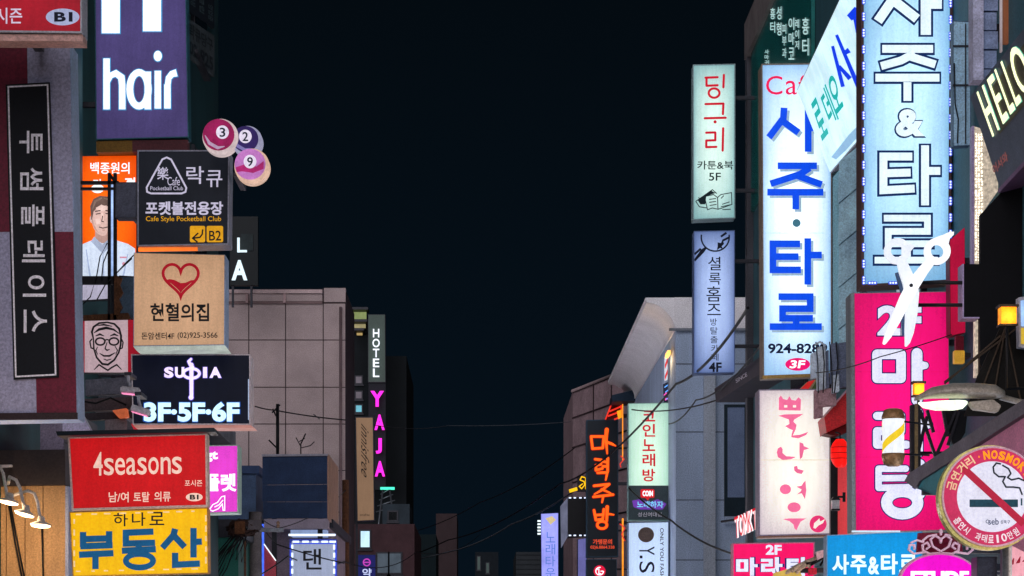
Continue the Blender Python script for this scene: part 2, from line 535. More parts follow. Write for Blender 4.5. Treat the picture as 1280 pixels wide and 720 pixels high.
lb.box('ledge', paint('grey_ledge', (120, 118, 124), 0.8, 0.4, 3, 0.3), (XL, XL + .30, 26.2, 38.6, 5.05, 5.3), (XL, XL + .22, 26.2, 38.6, 4.35, 4.45), world=True)
lb.box('louvre', paint('grey_louvre', (112, 116, 126), 0.7, 0.4, 4), *[(XL, XL + .5, 26.6, 26.75 + .02 * k, 4.5 + k * .14, 4.6 + k * .14) for k in range(5)], world=True)
fill_windows(lb, 'r', XL, [(12.4, 15.4), (16, 20), (24.6, 28.4), (29, 33), (33.6, 38)])
# unlit banner high on that facade, seen along the wall
bt = Thing('wall_banner', 'dim grey unlit banner with dark letters flat on the dark building beside the hair sign', 'banner', 250, 80, 0, yaw=90, origin=Vector((XL + .06, 34.2, CZ + (VY - 80) / F * 34.2)))
bt.part('panel', paint('banner_grey', (84, 92, 96), 0.8, 0.4, 6), [[(222, 14), (268, 45), (268, 96), (222, 58)]], y=0, d=.05)
BI = paint('banner_ink', (22, 34, 44), 0.7)
bt.part('lettering', BI, text('락큐당구', [(236, 28), (266, 50), (266, 66), (236, 46)], .02), y=-.004)
bt.part('lettering', BI, text('02-925', [(236, 50), (266, 72), (266, 90), (236, 66)], .03), y=-.004)
bt2 = Thing('wall_banner', 'very dim blue banner of pale upright letters at the top of the dark facade', 'banner', 250, 0, 0, yaw=90, origin=Vector((XL + .06, 34.2, CZ + (VY - 10) / F * 34.2)))
bt2.part('panel', paint('banner_navy', (18, 30, 44), 0.8, 0.3, 6), [[(222, -60), (268, -30), (268, 36), (222, 4)]], y=0, d=.05)
bt2.part('lettering', paint('banner_pale', (90, 110, 116), 0.8), *[text(s, [(x, y), (x + 6, y + 4), (x + 6, y + 24), (x, y + 20)], .01, 90) for s, x, y in (('당구장', 238, -14), ('클럽', 249, -6), ('영업중', 260, 4))], y=-.004)

# tiled beige building behind
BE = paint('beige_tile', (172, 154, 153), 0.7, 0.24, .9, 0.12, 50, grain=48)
bb = wthing('tiled_building', 'beige building of large square wall tiles behind the stacked signs', 'building', -6.2, 62)
bx0, bx1, by, bz = -9.5, (432 - VX) / F * 60, 60.0, CZ + (VY - 361) / F * 60
bb.box('core', paint('joint_dark', (66, 54, 56), 0.9), (bx0, bx1 - .02, by + .03, by + 4.2, -.05, bz), world=True)
gx = [-9.5] + [(p - VX) / F * 60 for p in (216, 264, 311, 357, 404, 432)]
gz = [CZ + (VY - p) / F * 60 for p in (379, 425, 484, 530, 588, 640, 700, 760, 820)] + [0]
tiles = []
for i in range(len(gx) - 1):
    for j in range(len(gz) - 1):
        tiles.append((gx[i] + .012, gx[i + 1] - .012, by, by + .06, gz[j + 1] + .012, gz[j] - .012))
bb.box('wall', BE, *tiles, world=True)
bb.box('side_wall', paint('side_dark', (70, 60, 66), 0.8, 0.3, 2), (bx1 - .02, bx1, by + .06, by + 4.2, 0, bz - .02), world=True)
zt = gz[0]
bb.box('parapet', BE, (bx0, gx[5] - .02, by - .02, by + .25, zt + .05, bz - .12), (gx[5] + .02, bx1, by, by + .3, zt + .03, bz + .02), world=True)
bb.box('coping', paint('coping_pink', (196, 172, 172), 0.6, 0.2, 3), (bx0, gx[5] - .02, by - .08, by + .3, bz - .12, bz - .03), world=True)
bb.box('drip_rail', paint('rail_brown', (120, 98, 98), 0.6, 0.2, 3), (bx0, gx[5] - .02, by - .05, by + .0, zt - .02, zt + .04), world=True)
for px in (264, 309, 356):
    x = (px - VX) / F * 60
    bb.box('post', paint('post_pink', (180, 150, 150), 0.6), (x - .03, x + .03, by - .1, by - .03, zt + .0, bz - .13), world=True)

bb.tube('drain_pipe', paint('pipe_pink', (120, 100, 102), .6, .3, 3), [(fx0(426, 60), by - .06, 0), (fx0(426, 60), by - .06, zt - .1)], r=.035, world=True)
# hotel tower
ht = block('hotel_tower', 'tall dark hotel tower with lit yellow-green canopies at its top', (437 - VX) / F * 112, (508 - VX) / F * 112, 112, 124, CZ + (VY - 445) / F * 112, paint('hotel_dark', (16, 22, 26), 0.8, 0.3, 0.6),
           [('f', [((a - VX) / F * 112, (a + 7 - VX) / F * 112, CZ + (VY - b - 8) / F * 112, CZ + (VY - b) / F * 112, lit(g, c, k, .2, 3)) for a, b, g, c, k in
                   ((445, 471, 'win_dim', (120, 112, 122), .5), (445, 490, 'win_dim', (120, 112, 122), .5), (445, 507, 'win_cyan', (120, 200, 220), .7))])])
hx = lambda p: (p - VX) / F * 112
hz = lambda p: CZ + (VY - p) / F * 112
ht.box('stair_core', paint('hotel_core', (18, 24, 28), 0.8), (hx(438), hx(460), 112.1, 118, hz(446), hz(418)), (hx(439), hx(458), 112.6, 118, hz(418), hz(392)), world=True)
for (a, b, c, e, nm, col, k) in ((437, 461, 389, 399, 'canopy_green', (150, 165, 105), .75), (441, 460, 404, 410, 'canopy_pale', (190, 178, 130), .8), (444, 456, 415, 419, 'canopy_gold', (200, 170, 110), .8)):
    ht.box('canopy', FRAME_DARK, (hx(a), hx(b), 111.2, 112.4, hz(c + 1), hz(c - 2)), world=True)
    ht.box('lit_soffit', lit(nm, col, k, .45, 1.2), (hx(a + 2), hx(b - 3), 111.9, 112.05, hz(e), hz(c + 1.5)), world=True)

# low shop row on the left between the poles
NAVY = paint('navy_sheet', (48, 68, 104), 0.6, 0.3, 2.5, 0.2, 30)
lowL = block('shop_building', 'low pinkish shop house under the dark blue board', -8.5, (412 - VX) / F * 51, 51, 58, CZ + (VY - 660) / F * 51, paint('shop_pink', (150, 132, 144), 0.75, 0.25, 2, 0.2), [], FRAME_DARK)
lowL.box('lit_soffit', lit('soffit_blue', (150, 170, 215), .8, .15, 2), (-3.95, -3.2, 50.4, 51, CZ + (VY - 672) / F * 51, CZ + (VY - 664) / F * 51), world=True)
# dark blue sheeted house and green wall behind the pink sign
dsh = block('sheeted_house', 'dark blue sheeted house behind the bundle of cables', -9, (320 - VX) / F * 56, 56, 59, CZ + (VY - 592) / F * 56, paint('blue_tarp', (66, 86, 116), 0.65, 0.35, 2, 0.4, 8), [], NAVY)
dgw = block('green_shed', 'green panelled shed under the cable bundle', -9, (298 - VX) / F * 40, 40, 44, CZ + (VY - 672) / F * 40, paint('green_panel', (44, 112, 100), 0.6, 0.3, 2, streak=True), [], FRAME_DARK)
fill_windows(lowL, 'r', fx0(412, 51), [(51.4, 54), (54.6, 57.4)], (FILL_BRIGHT, FILL_BRIGHT))
fill_windows(dgw, 'r', fx0(298, 40), [(40.4, 43.6)], (FILL_BRIGHT, FILL_BRIGHT))
# brown house with lit window under the tan sign
bh = block('brown_house', 'dark brown house with one lit window beneath the tan upright sign', (440 - VX) / F * 86, (518 - VX) / F * 86, 86, 96, CZ + (VY - 655) / F * 86, paint('brown_brick', (74, 52, 56), 0.85, 0.3, 2, 0.3),
           [('f', [((451 - VX) / F * 86, (462 - VX) / F * 86, CZ + (VY - 684) / F * 86, CZ + (VY - 664) / F * 86, lit('win_white', (196, 232, 250), 1.1, .15, 2)),
                   ((472 - VX) / F * 86, (485 - VX) / F * 86, CZ + (VY - 716) / F * 86, CZ + (VY - 692) / F * 86, lit('win_grey', (84, 96, 108), .6, .3, 2)),
                   ((487 - VX) / F * 86, (501 - VX) / F * 86, CZ + (VY - 716) / F * 86, CZ + (VY - 692) / F * 86, lit('win_grey', (84, 96, 108), .6, .3, 2))])])
def fx(p, Y): return (p - VX) / F * Y
def fz(p, Y): return CZ + (VY - p) / F * Y
block('roof_hut', 'small grey hut on the flat roof in the dark beyond the magenta letters', fx(478, 100), fx(512, 100), 100, 104, fz(630, 100), paint('hut_grey', (48, 58, 66), 0.8, 0.3, 2), [('f', [(fx(486, 100), fx(496, 100), fz(650, 100), fz(640, 100))])])
block('brown_tower', 'distant narrow brown tower standing alone against the night sky', fx(545, 210), fx(571, 210), 210, 224, fz(642, 210), paint('far_brown', (58, 46, 48), 0.9, 0.3, .5))
block('distant_house', 'distant dark block with one pale upright window strip low at street end', fx(594, 190), fx(623, 190), 190, 200, fz(690, 190), paint('far_dark', (24, 30, 36), 0.9), [('f', [(fx(597, 190), fx(600, 190), fz(712, 190), fz(696, 190), lit('far_win', (90, 108, 104), .3)), (fx(608, 190), fx(611, 190), fz(716, 190), fz(704, 190), lit('far_win', (90, 108, 104), .3))])])
gb = block('distant_house', 'distant grey block with a gridded wall left of the purple banner', fx(645, 150), fx(684, 150), 150, 162, fz(690, 150), paint('far_grey', (48, 52, 56), 0.85, 0.2, 1))
gb.box('grid', paint('far_joint', (40, 44, 48), 0.9), *[(fx(645, 150), fx(684, 150), 149.95, 150, fz(694 + 6 * k, 150), fz(693 + 6 * k, 150)) for k in range(6)], world=True)
block('distant_house', 'low dark block far along the left of the street', fx(508, 160), fx(545, 160), 160, 170, fz(668, 160), paint('far_blue', (14, 28, 32), 0.9, .3, .6))

# ---- right side
RW = paint('right_dark_cladding', (60, 104, 116), 0.6, 0.4, 0.8, 0.15, 20, streak=True)
rb = block('corner_building', 'tall dark glazed building behind the upright signs on the right', XR, 14, 10, 40, CZ + (VY - 48) / F * 40, RW, [('l', [(y, y + 1.4, z, z + 1.6) for y in (14, 24.4, 30.5, 33.2) for z in (5.2, 8.0)])], None)
fill_windows(rb, 'l', XR, [(12.4, 15.4), (16, 20), (20.6, 24.2), (24.8, 28.6), (29.4, 33), (33.6, 38.6)])
gl = paint('teal_glass', (30, 116, 112), 0.25, 0.4, 2)
rb.box('glass_band', gl, (XR - .06, XR - .01, 32.4, 39.6, 9.0, 11.6), world=True)
rb.box('parapet', paint('parapet_grey', (120, 112, 112), 0.7, 0.3, 3), (XR - .12, XR + .2, 31, 40.05, 11.6, 12.2), world=True)
rb.box('corner_post', paint('post_grey', (84, 84, 92), 0.6, 0.3, 3, streak=True), (XR - .1, XR + .15, 39.8, 40.1, 0, 11.6), world=True)
ST = Thing('window_sticker', 'white upright window lettering on teal glass above the blue fortune sign', 'lettering', 980, 60, 0, yaw=-90, origin=Vector((XR - .065, 36.5, CZ + (VY - 70) / F * 36.5)))
wi = ink('sticker_white', (205, 240, 240), .75)
for s, x, y, w, h in (('흉터', 963, 10, 6, 34), ('성형', 971, 8, 6, 40), ('피부과', 978, 30, 5, 45), ('이마코', 986, 22, 7, 56), ('레이저', 994, 24, 5, 40), ('흉터', 1003, 22, 8, 52), ('사마귀', 956, 62, 5, 20)):
    ST.part('lettering', wi, *[text(ch, (x, y + i * h / len(s), x + w, y + (i + .82) * h / len(s)), .01) for i, ch in enumerate(s)], y=-.004)

# slatted slate siding between the two tall signs
sd = Thing('slate_siding', 'weathered grey slate slats stacked between the two tall fortune signs', 'siding', 1058, 470, 26.0, yaw=-30)
SL = paint('slate', (176, 216, 244), 0.8, 0.4, 5, 0.5, 40)
slats = []
for k in range(16):
    y = 196 + k * 17.5
    slats.append([(1050, y + 7), (1077, y - 15), (1077, y + 1.5), (1050, y + 24)])
sd.part('backing', paint('siding_back', (88, 112, 132), 0.9), [[(1041, 222), (1079, 176), (1079, 470), (1041, 480)]], y=.06, d=.04)
sd.part('edge_board', paint('siding_edge_lit', (150, 206, 224), 0.6, .3, 4, streak=True), [[(1041, 222), (1051, 210), (1051, 470), (1041, 475)]], y=.0, d=.06)  # cyan light from the signs is put into this board's colour
for i, q in enumerate(slats):
    sd.part('slat', SL, [q], y=-.03 - .012 * (i % 3), d=.05)
# white eaved building
gy = 50.0
GB = paint('blue_washed_render', (164, 182, 208), 0.75, 0.25, 1.0, 0.15, 60, streak=True, grain=45)  # blue wash of the signs' light is mixed into this base colour
wb = wthing('eaved_building', 'pale grey building with a wide white flared eave facing the street', 'building', 5.5, 55)
wb.box('wall', GB, (4.05, 9.5, gy, 65, 0, fz(412, gy)), world=True)
wb.box('pilaster', paint('pale_render', (172, 182, 196), 0.7, 0.2, 1, streak=True), (4.62, 4.86, gy - .12, gy, 0, fz(466, gy)), world=True)
EV = paint('eave_white', (240, 238, 242), 0.6, 0.12, 1.5, 0.1, 40, grain=50)
bm = bmesh.new()
prof = []
zt_, xo = fz(372, gy), fx(807, gy)
for k in range(9):                                   # cove curving in from the outer lip to the wall
    a = math.pi / 2 * k / 8
    prof.append((xo + .02 + (4.02 - xo) * math.sin(a) , fz(412, gy) + .62 * (1 - math.sin(a) ** 1.0) * 0 + (zt_ - .1 - fz(412, gy)) * (math.cos(a)) ** 1.3))
prof = [(xo, zt_)] + prof + [(4.02, zt_)]
r0 = [bm.verts.new((x, gy, z)) for x, z in prof]; r1 = [bm.verts.new((x, 64.7, z)) for x, z in prof]
n = len(prof)
for i in range(n): bm.faces.new((r0[i], r0[(i + 1) % n], r1[(i + 1) % n], r1[i]))
bm.faces.new(r0); bm.faces.new(list(reversed(r1)))
for v in bm.verts: v.co = wb.loc(v.co)
bmesh.ops.recalc_face_normals(bm, faces=bm.faces)
wb.fin('eave', bm, EV)
wb.box('fascia', EV, (4.02, 9.5, gy - .04, 65, fz(412, gy), zt_), world=True)
wb.box('drip_edge', paint('drip_grey', (120, 128, 140), 0.6), (fx(836, gy), 9.5, gy - .1, gy - .04, fz(414, gy), fz(411, gy)), world=True)
wb.box('ceiling_light', lit('warm_down', (255, 176, 84), 2.5, 0, sample=False), (3.93, 3.99, 50.6, 51.3, fz(438, gy), fz(438, gy) + .08), world=True)
l = bpy.data.lights.new('eave_light', 'POINT'); l.energy = 8; l.color = (1, .66, .3); l.shadow_soft_size = .1
lo_ = bpy.data.objects.new('eave_light', l); COL.objects.link(lo_); lo_.parent = wb.o; lo_.location = wb.loc((3.86, 51.2, fz(442, gy)))
fill_windows(wb, 'l', 4.05, [(50.6, 54), (54.8, 59), (59.8, 64)])
for (a, b, c, e) in ((905, 933, 506, 646),):
    w = wb.box('window', paint('win_frame', (26, 44, 56), 0.5), (fx(a, gy), fx(b, gy), gy - .08, gy, fz(e, gy), fz(c, gy)), world=True)
    wb.box('pane', paint('win_blue', (116, 134, 168), 0.4, 0.2, 2), (fx(a + 4, gy), fx(b - 3, gy), gy - .09, gy - .08, fz(e - 24, gy), fz(c + 4, gy)), world=True, parent=w)
    wb.box('sill', GB, (fx(a, gy), fx(b, gy), gy - .14, gy, fz(e + 9, gy), fz(e, gy)), world=True, parent=w)
wb.box('panel_joint', paint('joint_grey', (104, 114, 130), .8), *[(4.05, 9.5, gy - .012, gy, fz(p, gy) - .012, fz(p, gy) + .012) for p in (455, 540, 625, 700)], world=True)
wb.tube('drain_pipe', paint('pipe_teal', (90, 116, 128), 0.5), [(fx(936, gy), gy - .1, 0), (fx(936, gy), gy - .1, fz(470, gy))], r=.045, world=True)
for p in ((850, 425, 640), (858, 700, 640)):
    pass
br = Thing('brown_building', 'brown building with panel joints beyond the white eave', 'building', 716, 720, 90, yaw=-70)
br.o.matrix_world = Matrix.Identity(4); br.O = Vector((0, 0, 0)); br.U = Vector((1, 0, 0)); br.V = Vector((0, 0, 1)); br.N = Vector((0, -1, 0))
br.o.location = (fx(716, 90) + 2, 92, 0); br.O = Vector(br.o.location)
BRM = paint('brown_panel', (176, 148, 154), 0.8, 0.3, 1.2, 0.1, grain=14)
bm = bmesh.new()
A, B_ = (fx(716, 90), 90.0), (fx(800, 82), 82.0)
h0 = fz(489, 90)
pts = [(A[0], A[1]), (B_[0], B_[1]), (B_[0] + 6, B_[1] + 10), (A[0], A[1] + 10)]
lo = [bm.verts.new((x, y, 0)) for x, y in pts]; hi = [bm.verts.new((x, y, h0)) for x, y in pts]
for i in range(4): bm.faces.new((lo[i], lo[(i + 1) % 4], hi[(i + 1) % 4], hi[i]))
bm.faces.new(hi); bm.faces.new(list(reversed(lo)))
for v in bm.verts: v.co = br.loc(v.co)
bmesh.ops.recalc_face_normals(bm, faces=bm.faces)
br.fin('wall', bm, BRM)
JD = paint('joint_brown', (64, 50, 54), 0.9)
br.tube('joint', JD, *[[(A[0] - .01, A[1] - .03, z), (B_[0] - .01, B_[1] - .03, z)] for z in (h0 - .05, h0 - 1.0, h0 - 2.1, h0 - 3.4, h0 - 4.9)], *[[(A[0] + (B_[0] - A[0]) * k, A[1] + (B_[1] - A[1]) * k - .03, 0), (A[0] + (B_[0] - A[0]) * k, A[1] + (B_[1] - A[1]) * k - .03, h0)] for k in (.33, .6, .85)], r=.03, world=True)
br.tube('coping', paint('coping_brown', (150, 130, 132), 0.7), [(A[0], A[1], h0), (B_[0], B_[1], h0)], r=.07, world=True)
# ================================================================== LEFT SIDE SIGNS
W_ = ink('ink_white', (244, 250, 255), 1.25)
# red sign cut by the top corner
t = sign('shop_sign', 'dark red light box with a pale oval floor mark at the very top left corner', 15.0, [(-70, -34), (103, -34), (103, 42), (-70, 40)], lit('red_deep', (158, 18, 36), .95, .18, 3, tubes=.25), FRAME_LIGHT, .2, 2.2, XL, arms='back')
t.part('base_strip', paint('strip_pink', (208, 160, 150), 0.4, 0.3, 10), [[(-70, 42), (103, 42.5), (103, 51), (-70, 50)]], y=.01, d=.17)
pk = ink('ink_pinkwhite', (214, 200, 224), .85)
t.part('lettering', pk, text('포시즌', (-22, 10, 28, 30), .012), y=-.006)
o = t.part('floor_mark', ink('oval_pale', (170, 178, 214), .8), ell(78.5, 21.5, 21, 10.5), y=-.006)
t.part('lettering', paint('ink_navy', (16, 20, 46), 0.6), text('B1', (68, 15.5, 91, 27.5), .04), y=-.009, parent=o)
# chequered cafe sign
t = sign('cafe_sign', 'tall chequered maroon and grey sign box with a black panel of sideways letters', 16.0, [(-60, 56), (88, 53), (97, 523), (-60, 526)], paint('sign_grey', (164, 162, 190), 0.5, 0.12, 2), paint('box_blue_grey', (158, 176, 206), 0.4, 0.2, 4), .30, .8, XL, arms='back', lip=False)
MR = paint('maroon', (108, 22, 48), 0.5, 0.2, 2)
t.part('check', MR, [[(-58, 57), (34, 56), (38, 290), (-58, 290)]], y=-.007)
t.part('check', MR, [[(42, 290), (92, 290), (96, 516), (46, 516)]], y=-.007)
t.part('under_strip', paint('dark_brown', (52, 40, 44), 0.7), [[(-60, 517), (97, 516), (97, 524), (-60, 526)]], y=-.02, d=.03)
bp = t.part('name_panel', paint('black_panel', (10, 13, 22), 0.6, 0.2, 3), [[(8, 107), (63, 104), (74, 472), (18, 475)]], y=-.03, d=.022)
LG_ = paint('letter_grey', (240, 236, 246), 0.5, 0.1, 6)
t.part('border', LG_, stroke([(11.5, 110), (60.5, 107.5), (70.5, 469), (21, 471.5)], 2.0, True), y=-.033, parent=bp)
for i, (ch, y0, y1) in enumerate((('투', 165, 193), ('썸', 211, 239), ('플', 257, 284), ('레', 302, 329), ('이', 345, 372), ('스', 388, 417))):
    dx = (y0 - 107) / 366 * 9
    t.part('lettering', LG_, text(ch, (24 + dx, y0, 53 + dx, y1), .012, 90), y=-.036, parent=bp)
# hair sign
t = sign('salon_sign', 'purple light box with rounded white hair lettering near the top', 25.0, [(118, -60), (232, -60), (236, 172), (120, 175)], lit('purple', (76, 66, 118), .9, .22, 2, tubes=.2), paint('teal_edge', (40, 96, 112), 0.4, 0.3, 3), .24, 1.2, XL)
hw = lit('hair_white', (236, 246, 255), 1.35, .05, 3, sample=False)
ho = ink('hair_blue', (70, 150, 205), .9)
H = [[(133.5, 73.5), (133.5, 137)], [(134, 104, 6), (138, 95, 7), (145, 92, 7.5), (152, 97, 8), (153, 107, 8), (153, 137, 8)],
     ('o', 174, 112, 11.5, 21, 8.5), [(185, 90), (185, 137)], [(197.5, 89), (197.5, 136)], [(209.5, 136), (209.5, 106)], [(209.5, 110, 7), (211, 98, 7), (215, 93, 7.5), (221, 91.5, 9)]]
def hair(g): return strokes(H, 8, grow=g) + ell(197.5, 70.5, 5 + g, 6.5 + g, 24)
t.part('letter_edge', ho, hair(1.1) + rect(126.4, -60, 151.2, 43) + rect(177.8, -60, 203, 40.5), y=-.008)
t.part('lettering', hw, hair(0) + rect(127.5, -60, 150, 42) + rect(179, -60, 201.5, 39.5), y=-.014)
t.part('under_fascia', paint('mustard_strip', (128, 92, 34), 0.6, 0.3, 3), [[(120, 176), (165, 175), (165, 189), (120, 190)]], y=.02, d=.2)
t.part('under_fascia', paint('maroon_strip', (92, 46, 52), 0.6, 0.3, 3), [[(165, 175), (234, 174), (234, 188), (165, 189)]], y=.02, d=.2)
# billiard balls
def disc_part(t, name, mat, cx, cy, rx, ry=None, y=0.0, d=0.0, bevel=0.0, parent=None, n=40): return t.part(name, mat, ell(cx, cy, rx, ry, n), y=y, d=d, bevel=bevel, parent=parent)
t = Thing('ball_sign', 'cluster of three numbered billiard ball discs beside the black pool club sign', 'sign', 292, 230, 20.6)
for (cx, cy, r, nm, c1, c2, num, yy, rc) in ((273, 168, 21, 'ball_crimson', (150, 24, 84), (190, 160, 190), '3', .02, (225, 205, 205)), (306, 172, 17.5, 'ball_navy', (46, 30, 92), (128, 120, 180), '2', .06, (170, 170, 200)), (313, 206, 20.5, 'ball_violet', (190, 118, 190), (120, 90, 190), '9', -.02, (236, 196, 172))):
    b = t.part('ball', lit(nm + '_rim', rc, .7, .2, 8), ell(cx + 2, cy + 2, r + 1.5, r + 1.5), y=yy, d=.14, bevel=.01)
    t.part('ball_face', lit(nm, c1, .85, .35, 9), ell(cx, cy, r - 1.2, r - 1.2), y=yy - .006, parent=b)
    if num == '9':
        t.part('stripe', lit('ball_stripe', (176, 36, 110), .8, .3, 8), [[(cx - 18, cy + 4), (cx - 6, cy + 0), (cx + 8, cy + 3), (cx + 17, cy - 4), (cx + 17, cy + 6), (cx + 4, cy + 11), (cx - 10, cy + 9), (cx - 17, cy + 10)]], y=yy - .009, parent=b)
    else:
        t.part('highlight', lit(nm + '_hi', c2, .8, .2, 9), strokes([[(cx - r * .8, cy + r * .05, 1), (cx - r * .55, cy + r * .5, 4), (cx - r * .05, cy + r * .78, 4), (cx + r * .35, cy + r * .7, 1)]], 3, True), y=yy - .009, parent=b)
    dx = 5 if num == '3' else 0
    t.part('number_disc', ink('num_white', (226, 216, 236), .95), ell(cx + dx, cy - 3, 8, 8.5, 24), y=yy - .013, parent=b)
    t.part('number', paint('num_ink', (20, 40, 60), 0.6), text(num, (cx + dx - 3.6, cy - 8.5, cx + dx + 3.6, cy + 3), .015), y=yy - .016, parent=b)
t.box('bracket', FRAME_DARK, (-.02, .03, .16, .80, .10, .13))
# pool club sign
t = sign('pool_club_sign', 'black square sign with a rounded triangle emblem and two yellow floor squares', 21.2, [(172, 188), (287, 188), (286, 306), (172, 308)], lit('near_black', (20, 23, 31), .9, .3, 3), paint('rim_pale', (150, 150, 166), 0.4, 0.2, 5), .30, 1.6, XL, arms='back')
lil = ink('ink_lilac', (196, 190, 214), .9)
t.part('emblem', lil, stroke([(208.5, 197), (214, 199.5), (233, 235), (232, 240), (227, 242), (189, 242), (184, 240), (183.5, 234.5), (203, 199.5)], 2.2, True), text('樂', (196.5, 209, 211, 225), .012), text('Cafe', (209.5, 221.5, 225, 232), .0), text('Pocketball Club', (188, 233, 229, 238), .0), y=-.007)
t.part('lettering', lil, text('락', (233, 208, 255, 230), .006), text('큐', (258, 213, 278, 234), .006), y=-.007)
t.part('lettering', lil, text('포켓볼전용장', (182, 252, 279, 269), .03), y=-.007)
yl = ink('ink_amber', (222, 158, 20), .9)
t.part('lettering', yl, text('Cafe Style Pocketball Club', (182.5, 270.5, 276.5, 278.5), .004), y=-.007)
p = t.part('floor_mark', yl, rrect(237.5, 282.5, 256.5, 303, 2), y=-.007)
t.part('arrow', BLACK, strokes([[(253.5, 287), (253, 293), (250, 297), (241.5, 298)], [(248, 291.5), (241, 298), (247, 303)]], 1.9), y=-.011, parent=p)
p = t.part('floor_mark', yl, rrect(258.5, 282.5, 279, 303, 2), y=-.007)
t.part('lettering', BLACK, text('B2', (261.5, 288.5, 276.5, 301), .012), y=-.011, parent=p)
t.part('light_strip', lit('orange_strip', (255, 120, 40), 1.1, .3, 3), [[(172, 308.5), (246, 308), (246, 312), (172, 313)]], y=.04, d=.03)
# blood donor sign
t = sign('donor_sign', 'tan box sign with a half filled red heart outline', 21.8, [(167, 315.5), (281.5, 318), (281, 431.5), (166.5, 433)], lit('tan', (208, 164, 128), .86, .08, 2, tubes=.15), paint('box_side_blue', (160, 182, 214), 0.4, 0.2, 5), .34, 1.0, XL, arms='back', lip=False)
t.part('base_strip', lit('underlit_greenwhite', (190, 200, 190), .7, .4, 4), [[(166.5, 433), (281, 431.5), (285, 437), (170, 437.5)]], y=.0, d=.30)  # underside glows: street light from below put into its emission
def heart(cx, cy, w, h, n=48):
    o = []
    for i in range(n):
        a = 2 * math.pi * i / n
        x = 16 * math.sin(a) ** 3; y = 13 * math.cos(a) - 5 * math.cos(2 * a) - 2 * math.cos(3 * a) - math.cos(4 * a)
        o.append((cx + x / 34 * w, cy - (y + 2.5) / 29 * h))
    return o
hr = ink('heart_red', (172, 20, 40), .85)
t.part('heart', hr, stroke(heart(226, 351, 47, 41), 3.6, True), y=-.006)
fill = [p for p in heart(226, 351, 39, 33) if p[1] > 352]
fill = sorted([p for p in fill if p[0] < 226], key=lambda p: p[1]) + [(226, 367.4)] + sorted([p for p in fill if p[0] >= 226], key=lambda p: -p[1])
t.part('heart_fill', hr, [[(207, 350.5)] + fill + [(245, 350), (239, 350.5), (232, 353.5), (226, 354), (218, 350), (212, 349)]], y=-.008)
t.part('lettering', BLACK, text('헌혈의집', (188, 379, 261.5, 402), .022), y=-.006)
t.part('lettering', BLACK, text('돈암센터4F', (177, 415.5, 218, 424.5), .016), text('(02)925-3566', (222, 415.5, 272, 424.5), .012), y=-.006)
# orange poster
t = sign('poster_box', 'orange backlit poster of a cook in a white jacket', 25.2, [(93, 195), (171, 194), (171, 349), (96, 350)], lit('orange', (255, 104, 12), 1.15, .14, 2, tubes=.2, hue=(226, 70, 4)), FRAME_DARK, .12, .6, XL, lip=False, arms=False)
t.part('lettering', W_, text('백종원의', (113, 203, 162, 217.5), .014), y=-.006)
t.part('lettering', W_, ell(122, 236, 8, 5.5), ell(163, 229, 5, 5), text('각', (116, 224, 128, 241), .02), text('점', (156, 222, 169, 238), .02), y=-.006)
fig = t.part('jacket', lit('jacket', (214, 226, 246), 1.0, .14, 4), [[(97, 348), (97, 312), (104, 305), (116, 300), (119, 296), (141, 296), (147, 301), (160, 305), (169, 311), (170, 349)]], y=-.006)
t.part('neck', lit('skin_shade', (196, 156, 146), .9, .12, 7), [[(119, 280), (140, 280), (141, 298), (133, 304), (127, 304), (119, 299)]], y=-.0075, parent=fig)
t.part('head', lit('skin', (226, 188, 178), .95, .12, 7), ell(129, 271, 14.5, 24), ell(115, 274, 2.6, 5, 16), y=-.009, parent=fig)
t.part('hair', lit('poster_hair', (118, 92, 84), .8, .25, 9), [[(114, 275), (113, 258), (117, 249), (125, 245), (135, 246), (142, 251), (144, 262), (143, 272), (140, 262), (133, 257), (122, 259), (117, 265), (116, 274)]], y=-.011, parent=fig)
t.part('features', paint('feature_brown', (92, 62, 60), 0.7), strokes([[(120, 268), (126, 267)], [(132, 267), (138, 268)], [(124, 284), (129, 285.5), (135, 284)], [(128.5, 270), (127.5, 277), (130, 277.5)]], 1.1), strokes([[(119, 264.5), (126, 263.5)], [(132, 263.5), (139, 264.5)]], 1.3), y=-.0135, parent=fig)
t.part('cheek_shade', lit('skin_dim', (206, 164, 152), .9, .2, 9), [[(139, 256), (143.4, 268), (143, 280), (139, 290), (132, 295), (137, 284), (138.5, 270)]], [[(115, 268), (118, 282), (124, 292), (119, 288), (115, 279)]], [[(128, 287), (132, 287), (131, 289), (128, 289)]], y=-.0115, parent=fig)
t.part('light_skin', lit('skin_light', (240, 206, 196), 1.0, .1, 9), [[(120, 260), (127, 256), (134, 259), (133, 264), (122, 265)]], [[(119, 274), (125, 273), (126, 280), (121, 281)]], [[(127, 267), (129.5, 267), (129.5, 277), (127.5, 277)]], y=-.0113, parent=fig)
t.part('hair_light', lit('poster_hair_light', (150, 122, 110), .8, .3, 12), strokes([[(116, 262, 1), (119, 252, 3), (127, 248, 2)], [(130, 248, 1), (138, 250, 3), (142, 257, 1)]], 2, True), y=-.0118, parent=fig)
t.part('collar', lit('collar', (186, 198, 226), .8, .1, 4), [[(118, 296), (128, 306), (140, 296), (144, 301), (129, 318), (114, 302)]], y=-.0135, parent=fig)
t.part('fold', lit('jacket_fold', (180, 196, 228), .85, .2, 6), strokes([[(129, 318, 1), (130, 348, 2)], [(108, 312, 1), (113, 347, 2.5)], [(160, 318, 1), (154, 347, 2.5)], [(144, 322, .6), (147, 347, 1.6)]], 1.5), y=-.0135, parent=fig)
t.part('badge', ink('badge_pink', (220, 150, 170), .9), rect(150, 321, 159, 323) + ell(155, 330, 2.2), y=-.0135, parent=fig)
